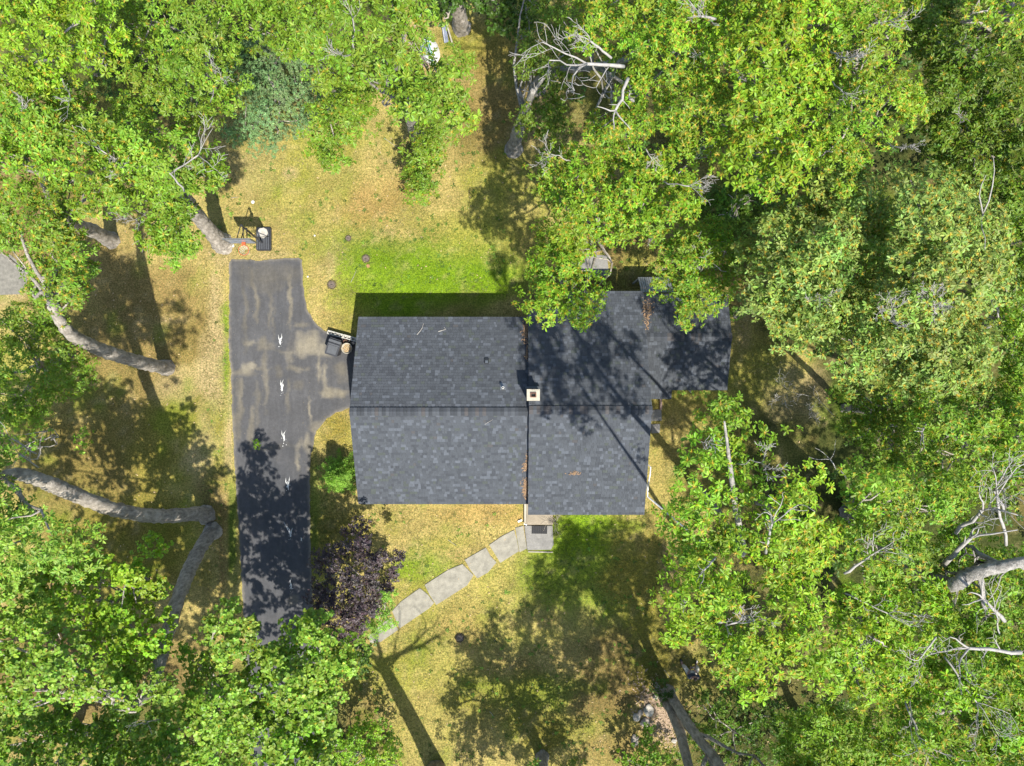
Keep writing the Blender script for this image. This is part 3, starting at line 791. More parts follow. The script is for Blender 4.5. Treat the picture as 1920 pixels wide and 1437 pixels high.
# weathered lean-to of boards against the rear eave
lt = empty('lean_to', at(1228, 540, 0), 'small lean-to with weathered grey ribbed boards against the rear eave', 'lean-to')
top_l, top_r, bot_l, bot_r = V3(5.92, 4.16, 2.42), V3(7.42, 4.16, 2.42), V3(5.92, 4.98, 1.55), V3(7.42, 4.98, 1.55)
nb = 15
for k in range(nb):
    t0, t1 = k / nb + .006, (k + 1) / nb - .006
    z_ = V3(0, 0, rnd.uniform(-.006, .008) + (.018 if k % 2 else 0))
    a_, b_ = top_l.lerp(top_r, t0) + z_, top_l.lerp(top_r, t1) + z_
    c_, d_ = bot_l.lerp(bot_r, t1) + z_, bot_l.lerp(bot_r, t0) + z_
    dn = V3(0, -.02, -.025)
    mb = MB(); mb.add([a_, b_, c_, d_] + [p + dn for p in (a_, b_, c_, d_)], [(3, 2, 1, 0), (4, 5, 6, 7), (0, 1, 5, 4), (1, 2, 6, 5), (2, 3, 7, 6), (3, 0, 4, 7)])
    mb.build('board', M['board'], lt)
for x_ in (5.97, 7.37):
    mb = MB(); mb.box((x_, 4.9, .76), (.08, .08, 1.5)); mb.build('post', M['board'], lt)
    mb = MB(); mb.tube([V3(x_, 4.18, 2.33), V3(x_, 4.95, 1.5)], .035, 4); mb.build('rafter', M['board'], lt)

# ------------------------------------------------------------------ leaf litter and twigs on the roofs
def roof_h(x, y):
    """height of the roof surface"""
    if x < XM: return roof_z(y)
    if x < XR: return ZM - .38 * abs(y - YM)
    return ZE - (.34 if y > YE else .30) * abs(y - YE)
def roof_pt(u, v, z0=4.2):
    p = at(u, v, z0)
    for _ in range(6): p = at(u, v, roof_h(p.x, p.y))
    return p
def litter(spots, n, label, m, s=.055, hug=None):
    V_, F_ = [], []
    for (u, v, ru, rv, frac) in spots:
        for k in range(int(n * frac)):
            uu = u - abs(rnd.gauss(0, ru)) if hug else u + rnd.gauss(0, ru)
            p = roof_pt(uu, v + rnd.gauss(0, rv))
            if hug and p.x > XM - .02: continue
            p.z += .02 + rnd.random() * .05
            a_ = rnd.random() * 6.28; l = s * rnd.uniform(.6, 1.4)
            d = V3(math.cos(a_), math.sin(a_), rnd.uniform(-.3, .3)) * l; w_ = V3(-math.sin(a_), math.cos(a_), rnd.uniform(-.4, .4)) * l * .32
            n_ = len(V_); V_.extend([p - d, p + w_, p + d, p - w_]); F_.append((n_, n_ + 1, n_ + 2, n_ + 3))
    mb = MB(); mb.v = [tuple(p) for p in V_]; mb.f = F_
    return tag(mb.build('leaf_litter', m), label, None, None, 'stuff')
litter([(989, 621, 4.5, 9, .7), (989, 612, 1.5, 16, .1), (989, 664, 2, 8, .2)], 200, 'drift of brown leaves against the wall step on the rear slope', M['litter'], hug=True)
litter([(988, 874, 4, 5, .35), (989, 862, 1.5, 7, .1), (989, 910, 4.5, 7, .7), (989, 926, 4.5, 5, .3)], 190, 'drift of orange leaves against the wall step on the front slope', M['litter'], hug=True)
litter([(1214, 578, 4, 12, .6), (1213, 600, 2, 14, .3), (1218, 586, 4, 8, .3)], 200, 'rusty leaves lying in the valley of the wing roof', M['litter'])
litter([(1077, 887, 6, 2, 1)], 60, 'small clump of orange needles on the front slope of the middle roof', M['litter'], .04)
def twig(u, v, pts, label, r=.012, onroof=True, m='deadwood'):
    P = []
    for (du_, dv_) in pts:
        p = roof_pt(u + du_, v + dv_) if onroof else at(u + du_, v + dv_, .02)
        p.z += .035; P.append(p)
    mb = MB(); mb.tube(P, [r * (1 - .5 * i / (len(P) - 1)) for i in range(len(P))], 5)
    tag(mb.build('twig', M[m]), label, 'twig')
twig(788, 618, [(-6, 10), (0, 3), (4, -3), (6, -11)], 'curved pale twig lying on the rear garage roof slope', .02)
twig(829, 620, [(-7, 2), (0, 0), (7, -2), (4, -6)], 'short forked twig lying right of the curved twig on the roof', .022)
twig(917, 792, [(-8, 4), (0, -1), (7, -5)], 'thin pale twig on the front slope below the ridge caps', .012)
# ------------------------------------------------------------------ objects round the house
# portable basketball hoop at the head of the driveway
bh = empty('basketball_hoop', at(494, 448), 'portable basketball hoop on a black base beyond the end of the driveway', 'basketball hoop')
bc = at(494.5, 448.5, .12)
mb = MB(); mb.box((bc.x, bc.y, .11), (.72, 1.12, .2), taper=1.04); base_o = mb.build('base', M['black_plastic'], bh, bevel=.05)
mb = MB()
for k in range(6):
    mb.box((bc.x - .27 + k * .108, bc.y - .12, .217), (.045, .8, .018))
sub(base_o, mb, 'rib', M['grey_plastic'])
mb = MB(); mb.lathe([(.0, .20), (.22, .20), (.27, .235), (.24, .26), (0, .262)], (bc.x - .02, bc.y + .28, .0), 9); sub(base_o, mb, 'ballast_stone', M['stone_pale'])
rimz, bbz = 3.03, 3.02
bb = at(453, 453.5, 3.0)
foot = V3(bc.x - .05, bc.y - .2, .2)
topp = V3(bb.x + .02, bb.y + .72, 3.1)
mb = MB(); mb.tube([foot, foot.lerp(topp, .5), topp], .045, 10); mb.build('pole', M['black_plastic'], bh)
for sx_ in (-.16, .16):
    for dz_ in (-.25, .2):
        mb = MB(); mb.tube([topp + V3(sx_ * .3, 0, dz_ - .25), V3(bb.x + sx_, bb.y + .04, 3.0 + dz_)], .022, 6); mb.build('arm', M['black_plastic'], bh)
mb = MB(); mb.tube([V3(bc.x + .28, bc.y + .1, .22), foot.lerp(topp, .32)], .02, 6); mb.build('brace', M['black_plastic'], bh)
mb = MB(); mb.box((bb.x, bb.y, 3.18), (1.16, .03, .80)); bdo = mb.build('backboard', M['board_clear'], bh)
for (c, s) in (((0, 0, .42), (1.24, .06, .05)), ((0, 0, -.42), (1.24, .06, .05)), ((.6, 0, 0), (.05, .06, .80)), ((-.6, 0, 0), (.05, .06, .80)), ((0, -.02, -.05), (.55, .02, .045))):
    mb = MB(); mb.box((bb.x + c[0], bb.y + c[1] - .002, 3.18 + c[2]), s); sub(bdo, mb, 'frame', M['metal_grey'])
rc = V3(bb.x - .01 + .10, bb.y - .38, 3.0)
mb = MB(); mb.tube([rc + V3(math.cos(a) * .23, math.sin(a) * .23, 0) for a in [k * math.pi / 12 for k in range(25)]], .014, 6, cap=False)
mb.box((rc.x, rc.y + .3, 2.99), (.16, .14, .05))
rim = mb.build('rim', M['orange'], bh)
mb = MB()
for k in range(12):
    a0 = k * math.pi / 6
    for sg in (-1, 1):
        mb.tube([rc + V3(math.cos(a0 + sg * t * .5) * (.225 - .10 * t), math.sin(a0 + sg * t * .5) * (.225 - .10 * t), -.42 * t) for t in (0, .33, .66, 1)], .008, 4)
sub(rim, mb, 'net', M['net'])

# wheeled bin
bn = empty('wheeled_bin', at(624, 647), 'black wheeled rubbish bin between the driveway and the block wall', 'bin')
c = at(624.5, 652, 1.0); rot = Matrix.Rotation(math.radians(-18), 4, 'Z')
def lb(mb, off, s, t=1.0):
    p = rot @ Vector(off); mb.box((c.x + p.x, c.y + p.y, off[2]), s, M=rot, taper=t); return mb
lb(MB(), (0, 0, .50), (.58, .74, .92), .78).build('body', M['black_plastic'], bn, bevel=.03)
lid = lb(MB(), (0, -.09, 1.0), (.62, .60, .06)).build('lid', M['black_plastic'], bn, bevel=.025)
sub(lid, lb(MB(), (.0, -.11, 1.035), (.46, .40, .02)), 'lid_panel', M['grey_plastic'], bevel=.008)
sub(lid, lb(MB(), (0, .14, 1.04), (.52, .06, .03)), 'lid_ridge', M['grey_plastic'], bevel=.01)
lb(MB(), (0, .30, .985), (.62, .13, .08)).build('hinge', M['grey_plastic'], bn, bevel=.02)
mb = MB(); p1, p2 = rot @ V3(-.27, .42, 1.0), rot @ V3(.27, .42, 1.0); mb.tube([p1 + V3(c.x, c.y, 0), p2 + V3(c.x, c.y, 0)], .02, 8); mb.build('handle', M['black_plastic'], bn)
for sx_ in (-.26, .26):
    p = rot @ V3(sx_, .3, .14); ax = rot @ V3(.03, 0, 0)
    mb = MB(); mb.tube([V3(c.x, c.y, 0) + p - ax, V3(c.x, c.y, 0) + p + ax], .13, 14); mb.build('wheel', M['rubber'], bn)

# low wall of hollow concrete blocks, two courses
bw = empty('block_wall', at(642, 632), 'low wall of white hollow concrete blocks behind the black bin', 'wall')
w0 = at(614, 622.5, .4); w1 = at(668, 637.5, .4); dw = (w1 - w0).normalized(); sw = V3(-dw.y, dw.x, 0)
def hollow_block(p, z):
    """hollow block with two square cores; p is its left end"""
    mb = MB(); Lb, Wb, Hb, t = .385, .19, .19, .035
    rectp = lambda x0, x1, y0, y1: [(x0, y0), (x1, y0), (x1, y1), (x0, y1)]
    O = rectp(0, Lb, -Wb / 2, Wb / 2)
    for (x0, x1, y0, y1) in ((0, Lb, -Wb / 2, -Wb / 2 + t), (0, Lb, Wb / 2 - t, Wb / 2), (0, t, -Wb / 2 + t, Wb / 2 - t), (Lb / 2 - t / 2, Lb / 2 + t / 2, -Wb / 2 + t, Wb / 2 - t), (Lb - t, Lb, -Wb / 2 + t, Wb / 2 - t)):
        pts_ = [p + dw * x + sw * y for x, y in rectp(x0, x1, y0, y1)]
        mb.prism(pts_, z, z + Hb - rnd.uniform(0, .004))
    mb.prism([p + dw * x + sw * y for x, y in rectp(t, Lb - t, -Wb / 2 + t, Wb / 2 - t)], z, z + .05)
    mb.build('block', M['block'], bw)
for k in range(4):
    for z in (0.0, .2):
        hollow_block(w0 + dw * (k * .40 + rnd.uniform(-.006, .006)) + sw * rnd.uniform(-.008, .008), z)
# big round planter, small pots and jug beside the bin
pc = at(650.5, 653.5, .4)
pl = empty('planter', (pc.x, pc.y, 0), 'round cream tub filled with dry straw beside the black bin', 'planter')
mb = MB(); mb.lathe([(.0, .02), (.18, .02), (.24, .42), (.262, .44), (.262, .47), (.238, .47), (.215, .36), (0, .34)], (pc.x, pc.y, 0), 26); mb.build('tub', M['cream'], pl, True)
mb = MB()
for k in range(60):
    a_ = rnd.random() * 6.28; r = rnd.random() ** .5 * .2; p = V3(pc.x + r * math.cos(a_), pc.y + r * math.sin(a_), .36 + rnd.random() * .07)
    d = V3(rnd.uniform(-1, 1), rnd.uniform(-1, 1), rnd.uniform(-.2, .5)).normalized() * .08; w_ = V3(-d.y, d.x, 0).normalized() * .022
    mb.add([p - d, p + w_, p + d, p - w_], [(0, 1, 2, 3)])
tag(mb.build('dry_plants', M['straw'], pl), kind='stuff')
def pot(u, v, r, h_, m, label, name='flower_pot', cat='pot', fill='soil'):
    q_ = at(u, v, h_); e = empty(name, (q_.x, q_.y, 0), label, cat)
    mb = MB(); mb.lathe([(0, .01), (r * .7, .01), (r, h_), (r * 1.1, h_), (r * 1.1, h_ + .03), (r * .9, h_ + .03), (r * .85, h_ * .85), (0, h_ * .85)], (q_.x, q_.y, 0), 16); mb.build('rim_and_body', M[m], e, True)
    mb = MB(); mb.lathe([(r * .86, h_ * .86), (0, h_ * .9)], (q_.x, q_.y, 0), 12); mb.build('filling', M[fill], e)
pot(647.5, 641, .10, .26, 'terracotta', 'dark brown flower pot between the block wall and the cream tub')
pot(662, 643.5, .09, .3, 'grey_plastic', 'grey round pot nearest the garage wall', fill='stone_pale')
pot(655, 642, .06, .22, 'grey_plastic', 'small dark pot behind the cream tub', fill='soil')
jg = empty('jug', at(642, 647), 'small white jug squeezed between the bin and the cream tub', 'jug'); q_ = at(642, 647, .5)
mb = MB(); mb.lathe([(0, .45), (.06, .45), (.065, .56), (.03, .62), (.025, .66), (0, .66)], (q_.x, q_.y, -.45), 12); mb.build('bottle', M['white_paint'], jg, True)
mb = MB(); mb.tube([V3(q_.x - .06, q_.y - .02, .1), V3(q_.x - .11, q_.y - .04, .14), V3(q_.x - .05, q_.y - .01, .19)], .012, 6); mb.build('handle', M['white_paint'], jg)

# septic covers sunk in the lawn
def cover(u, v, r, label):
    q_ = at(u, v); e = empty('septic_cover', (q_.x, q_.y, 0), label, 'cover', 'septic covers sunk in the lawn')
    mb = MB(); mb.lathe([(0, .035), (r * .8, .04), (r * .92, .028), (r * .95, .016)], (q_.x, q_.y, 0), 20); mb.build('lid', M['cover'], e)
    mb = MB(); n = 22
    rr = [r * 1.05 + r * .22 * noise.noise(V3(k * .9, u, v)) for k in range(n)]
    pr = [(.97, .018), (1.03, .045), (1.12, .03), (1.2, .012)]
    for f_, z in pr:
        for k in range(n):
            a_ = 2 * math.pi * k / n; mb.v.append((q_.x + rr[k] * f_ * math.cos(a_), q_.y + rr[k] * f_ * math.sin(a_), z))
    for i in range(3):
        for k in range(n):
            mb.f.append((i * n + k, i * n + (k + 1) % n, (i + 1) * n + (k + 1) % n, (i + 1) * n + k))
    mb.build('rim', M['soil'], e)
    mb = MB(); mb.tube([V3(q_.x - .05, q_.y, .035), V3(q_.x, q_.y, .065), V3(q_.x + .05, q_.y, .035)], .012, 6); mb.build('handle', M['metal_dark'], e)
cover(653, 447, .13, 'smallest grey septic cover, farthest from the house in the rear lawn')
cover(686, 485, .17, 'round sunken septic cover with an orange mark, in the brightest green grass')
cover(622, 534, .19, 'brown sunken septic cover close to the right edge of the driveway')
cover(862, 1196, .19, 'sunken septic cover in the front lawn below the concrete walk')
mb = MB(); q_ = at(690, 499); mb.lathe([(.0, .04), (.07, .035), (.10, .015)], (q_.x, q_.y, 0), 9); tag(mb.build('marker_disc', M['faded_orange']), 'faded orange marker just below a septic cover', 'marker')

# stepping stones along the right-hand wall
for (pts, lb_) in (([(1222, 769), (1240, 768), (1241, 789), (1222, 790)], 'square grey paving stone by the right wall, nearer the porch roof'), ([(1221, 796), (1238, 795), (1237, 812), (1221, 813)], 'square grey paving stone by the right wall, farther from the porch roof')):
    mb = MB(); mb.prism(px_poly(pts, .06), -.02, .06); tag(mb.build('paving_stone', M['concrete_grey'], bevel=.015), lb_, 'paving stone')
mb = MB(); mb.box(at(1239, 758, .12), (.10, .55, .16)); tag(mb.build('edging_brick', M['pink_wood'], bevel=.01), 'reddish edging strip under the corner of the porch roof', 'edging')

# boulders and chips at the wooded edge
def boulder(u, v, r, sq, label, m='stone_pale'):
    bm = bmesh.new(); bmesh.ops.create_icosphere(bm, subdivisions=3, radius=1)
    q_ = at(u, v, .1)
    for vt in bm.verts:
        k = 1 + .32 * noise.noise(vt.co * 1.1 + V3(u, v, 0)) + .10 * noise.noise(vt.co * 3.1 + V3(v, u, 0))
        d = vt.co.normalized()
        k -= max(0, d.z - .62) * .5
        vt.co = V3(d.x * r * k, d.y * r * sq * k, d.z * r * .6 * k) + V3(q_.x, q_.y, .08)
    me = bpy.data.meshes.new('boulder'); bm.to_mesh(me); bm.free()
    tag(link('boulder', me, None, M[m]), label, 'boulder', 'boulders at the edge of the wood')
boulder(1216.5, 1333, 0.240, 1.25, 'largest pale boulder of the group beside the wood chips')
boulder(1201, 1337, 0.128, 1.2, 'smallest tan boulder between two larger pale ones', 'stone')
boulder(1193.5, 1346, 0.192, 1.1, 'pale round boulder farthest left of the group, on the lawn edge')
boulder(1210, 1355, 0.240, .9, 'greyish triangular boulder at the lower side of the group', 'stone')
boulder(1191, 1389, 0.176, 1.7, 'long pinkish boulder alone near the low bushes at the bottom', 'stone')
boulder(1230, 1307, 0.144, .9, 'grey boulder half under leaves above the wood chips', 'stone')
boulder(1264, 1390, 0.136, .8, 'small white stone on the wood chips beside the twin trunks')
V_, F_ = [], []
for k in range(1400):
    u = rnd.gauss(1238, 20); v = rnd.gauss(1340 + (u - 1238) * .7, 24)
    p = at(u, v, .015 + rnd.random() * .03); a_ = rnd.random() * 6.28; l = rnd.uniform(.03, .09)
    d = V3(math.cos(a_), math.sin(a_), rnd.uniform(-.2, .3)) * l; w_ = V3(-math.sin(a_), math.cos(a_), rnd.uniform(-.2, .2)) * l * .4
    n_ = len(V_); V_ += [p - d, p + w_, p + d, p - w_]; F_.append((n_, n_ + 1, n_ + 2, n_ + 3))
mb = MB(); mb.v = [tuple(p) for p in V_]; mb.f = F_
tag(mb.build('wood_chips', M['chips']), 'scattered wood chips and dry leaves between the boulders and twin trunks', None, None, 'stuff')

# things at the back of the lawn, half under the trees
bo = empty('rowing_boat', at(806, 105), 'white upturned rowing boat with a green stripe half under the leaves', 'boat')
a0 = at(799, 70, .3); a1 = at(813, 122, .3); d = (a1 - a0); Ln = d.length; d.normalize(); s_ = V3(-d.y, d.x, 0)
def hull(off0, off1, zadd, nm, m, par):
    mb = MB(); nL, nW = 14, 8
    for i in range(nL):
        t = i / (nL - 1); w = .46 * max(.08, 1 - abs(2 * t - .85) ** 3.2 * .9); 
        for j in range(nW):
            q_ = off0 + (off1 - off0) * j / (nW - 1)
            z = .42 * (1 - abs(q_) ** 2.4) * (.75 + .25 * math.sin(math.pi * t)) + zadd
            p = a0 + d * (t * Ln) + s_ * (q_ * w); mb.v.append((p.x, p.y, max(z, .01)))
    for i in range(nL - 1):
        for j in range(nW - 1): mb.f.append((i * nW + j, i * nW + j + 1, (i + 1) * nW + j + 1, (i + 1) * nW + j))
    return mb.build(nm, M[m], par, True)
hull(-1, 1, 0, 'hull', 'white_paint', bo); hull(-.17, .17, .012, 'stripe', 'teal', bo)
mb = MB(); mb.tube([a0 + d * (Ln * .05) + V3(0, 0, .43), a0 + d * (Ln * .95) + V3(0, 0, .43)], .02, 6); mb.build('keel', M['white_paint'], bo)
pb = empty('panel', at(833, 66), 'blue grey flat sheet lying in the grass under the oak', 'sheet')
mb = MB(); mb.prism(px_poly([(828, 50), (836, 46), (841, 78), (833, 81)], .14), .08, .14); mb.build('sheet', M['blue_grey'], pb, bevel=.01)
mb = MB(); mb.tube([at(830, 52, .16), at(834, 79, .16)], .015, 5); mb.build('batten', M['white_paint'], pb)
mb = MB(); mb.tube([at(837, 44, .5), at(850, 88, .12)], .045, 8); tag(mb.build('pole', M['cream']), 'long pale pole lying beside the blue grey sheet', 'pole')
pp = empty('pallet', at(796, 116), 'pinkish slatted pallet beside the white boat', 'pallet')
for k in range(5):
    q_ = at(795, 104 + k * 5.2, .1); mb = MB(); mb.box((q_.x, q_.y, .11), (.55, .10, .025), -.2); mb.build('slat', M['pink_wood'], pp)
for k in (-1, 1):
    q_ = at(795 + k * 8, 114, .1); mb = MB(); mb.box((q_.x, q_.y, .05), (.06, .75, .08), -.2); mb.build('bearer', M['pink_wood'], pp)

# loose sticks and scraps on the lawn
for (u, v, pts, lb_) in ((664, 518, [(-6, 12), (0, 0), (5, -12)], 'long thin stick on the bright green grass beside the garage'), (735, 270, [(-14, -10), (0, 0), (10, 7)], 'long pale fallen twig on the rear lawn below the oak branch'),
                         (848, 1018, [(-8, -6), (0, 0), (8, 5)], 'thin straw coloured twig on the front lawn above the walk'), (922, 1338, [(-4, -4), (0, 0), (3, 5)], 'short pale stick in the shaded front lawn'), (1250, 1262, [(-5, -6), (0, 0), (6, 8)], 'thin stick in the shade just left of the person'),
                         (440, 371, [(-6, 1), (0, 0), (7, -1)], 'small pale stick at the upper edge of the rear lawn')):
    twig(u, v, pts, lb_, .011, False)
for (u, v, r, lb_) in ((474, 379, .09, 'white paper scrap on the rear lawn'), (590, 442, .05, 'small white scrap near the head of the driveway'), (577, 519, .05, 'white scrap beside the right edge of the driveway'), (436, 461, .09, 'pale stone at the foot of the tree by the basketball hoop')):
    q_ = at(u, v, .02); mb = MB(); mb.lathe([(0, .05), (r * .5, .06), (r, .02), (r * .9, .0)], (q_.x, q_.y, 0), 7); tag(mb.build('scrap', M['white_paint']), lb_, 'scrap')

# ------------------------------------------------------------------ person sitting in the shade
pe = empty('person', at(1295, 1262), 'person in navy shirt and pale trousers sitting in shade at the wood edge', 'person')
def skin_body(name, verts, edges, radii, m, parent, root=0, lv=2):
    me = bpy.data.meshes.new(name); me.from_pydata([tuple(v) for v in verts], edges, []); me.update()
    o = link(name, me, parent, m)
    md = o.modifiers.new('skin', 'SKIN'); md.use_smooth_shade = True
    for i, sv in enumerate(me.skin_vertices[0].data):
        r = radii[i]; sv.radius = r if hasattr(r, '__len__') else (r, r); sv.use_root = (i == root)
    sdv = o.modifiers.new('sub', 'SUBSURF'); sdv.levels = lv; sdv.render_levels = lv
    dg = bpy.context.evaluated_depsgraph_get()
    nm = bpy.data.meshes.new_from_object(o.evaluated_get(dg)); o.modifiers.clear(); o.data = nm; nm.name = name
    if len(nm.materials) == 0: nm.materials.append(m)
    return o
PB = at(1297, 1266, .5); PB.z = 0
P_ = lambda x, y, z: V3(PB.x + x, PB.y + y, z)
vb = [P_(0, 0, .46), P_(0, .0, .66), P_(0, .05, .86), P_(0, .07, .97), P_(0, .09, 1.04),     # 0-4 pelvis, waist, chest, neck, neck top
      P_(-.19, .05, .92), P_(-.25, .14, .70), P_(-.10, .34, .66),                           # 5-7 left arm
      P_(.19, .05, .92), P_(.25, .14, .70), P_(.08, .34, .66),                              # 8-10 right arm
      P_(-.10, .02, .45), P_(-.30, .34, .50), P_(-.36, .36, .10), P_(-.40, .52, .05),       # 11-14 left leg
      P_(.10, .02, .45), P_(.30, .30, .50), P_(.32, .30, .10), P_(.36, .45, .05)]           # 15-18 right leg
eb_ = [(0, 1), (1, 2), (2, 3), (3, 4), (2, 5), (5, 6), (6, 7), (2, 8), (8, 9), (9, 10), (0, 11), (11, 12), (12, 13), (13, 14), (0, 15), (15, 16), (16, 17), (17, 18)]
rb = [(.16, .12), (.15, .11), (.17, .12), .06, .055, .065, .045, .03, .065, .045, .03, .10, .085, .055, .04, .10, .085, .055, .04]
skin_body('body', vb, eb_, rb, M['skin'], pe)
skin_body('shirt', [P_(0, 0, .50), P_(0, .0, .66), P_(0, .05, .86), P_(0, .065, .93), P_(-.20, .05, .91), P_(-.245, .12, .76), P_(.20, .05, .91), P_(.245, .12, .76)],
          [(0, 1), (1, 2), (2, 3), (2, 4), (4, 5), (2, 6), (6, 7)], [(.185, .145), (.175, .135), (.195, .145), .09, .085, .075, .085, .075], M['cloth_navy'], pe)
skin_body('trousers', [P_(0, -.01, .47), P_(-.12, .03, .46), P_(-.30, .34, .50), P_(-.355, .36, .16), P_(.12, .03, .46), P_(.30, .30, .50), P_(.32, .30, .16)],
          [(0, 1), (1, 2), (2, 3), (0, 4), (4, 5), (5, 6)], [(.185, .13), .125, .108, .08, .125, .108, .08], M['cloth_pale'], pe)
def ball(name, p, r, m, parent, sub_=None):
    bm = bmesh.new(); bmesh.ops.create_uvsphere(bm, u_segments=18, v_segments=12, radius=1)
    for vt in bm.verts: vt.co = V3(vt.co.x * r[0], vt.co.y * r[1], vt.co.z * r[2]) + p
    me = bpy.data.meshes.new(name); bm.to_mesh(me); bm.free(); me.polygons.foreach_set('use_smooth', [True] * len(me.polygons))
    return link(name, me, parent, m)
hd = P_(0, .12, 1.16)
ball('head', hd, (.078, .10, .118), M['skin'], pe)
ball('hair', hd + V3(0, -.022, .03), (.085, .102, .105), M['hair'], pe)
mb = MB(); mb.add([hd + V3(-.015, .095, .01), hd + V3(.015, .095, .01), hd + V3(0, .125, -.022), hd + V3(0, .095, -.03)], [(0, 1, 2), (0, 2, 3), (1, 3, 2)]); mb.build('nose', M['skin'], pe)
for sx_ in (-1, 1):
    ball('ear', hd + V3(sx_ * .08, -.005, -.01), (.014, .028, .035), M['skin'], pe)
    ball('eye', hd + V3(sx_ * .03, .09, .012), (.013, .01, .009), M['black'], pe)
    wr = P_(sx_ * .095, .345, .66)
    hv = [wr, wr + V3(-sx_ * .01, .05, -.005)]; he_ = [(0, 1)]; hr = [.026, (.038, .018)]
    for k in range(4):
        b0 = wr + V3(-sx_ * .01 + (k - 1.5) * .019, .085 - abs(k - 1.3) * .004, -.005); i0 = len(hv)
        L_ = (.9, 1, .95, .75)[k]
        hv += [b0, b0 + V3(0, .032 * L_, -.004), b0 + V3(0, .052 * L_, -.025), b0 + V3(0, .05 * L_, -.045)]
        he_ += [(1, i0), (i0, i0 + 1), (i0 + 1, i0 + 2), (i0 + 2, i0 + 3)]; hr += [.0105, .0095, .009, .0075]
    i0 = len(hv); hv += [wr + V3(-sx_ * .045, .04, .008), wr + V3(-sx_ * .055, .07, .016), wr + V3(-sx_ * .045, .09, .018)]
    he_ += [(0, i0), (i0, i0 + 1), (i0 + 1, i0 + 2)]; hr += [.014, .011, .009]
    skin_body('hand', hv, he_, hr, M['skin'], pe, 0, 1)
    x_ = (-.395, .345)[sx_ > 0]
    mb = MB(); q_ = P_(x_, (.46, .39)[sx_ > 0], .045); mb.box((q_.x, q_.y, .05), (.10, .28, .09), .2 * -sx_); mb.build('shoe', M['black_plastic'], pe, bevel=.03)
ctl = empty('controller', P_(0, .40, .665), 'small dark remote controller held in the hands of the person', 'controller')
mb = MB(); q_ = P_(0, .425, .665); mb.box((q_.x, q_.y, q_.z), (.17, .10, .03)); mb.build('casing', M['black_plastic'], ctl, bevel=.01)
mb = MB(); mb.box((q_.x, q_.y + .012, q_.z + .018), (.10, .06, .006)); mb.build('screen', M['grey_plastic'], ctl)
se = empty('stool', P_(0, -.02, 0), 'low grey stool under the sitting person', 'stool')
mb = MB(); q_ = P_(0, -.03, .32); mb.box((q_.x, q_.y, .32), (.36, .34, .05)); mb.build('seat', M['board'], se, bevel=.01)
for sx_ in (-.15, .15):
    for sy_ in (-.16, .10):
        q_ = P_(sx_, sy_, 0); mb = MB(); mb.tube([q_, q_ + V3(0, 0, .3)], .02, 6); mb.build('leg', M['metal_dark'], se)
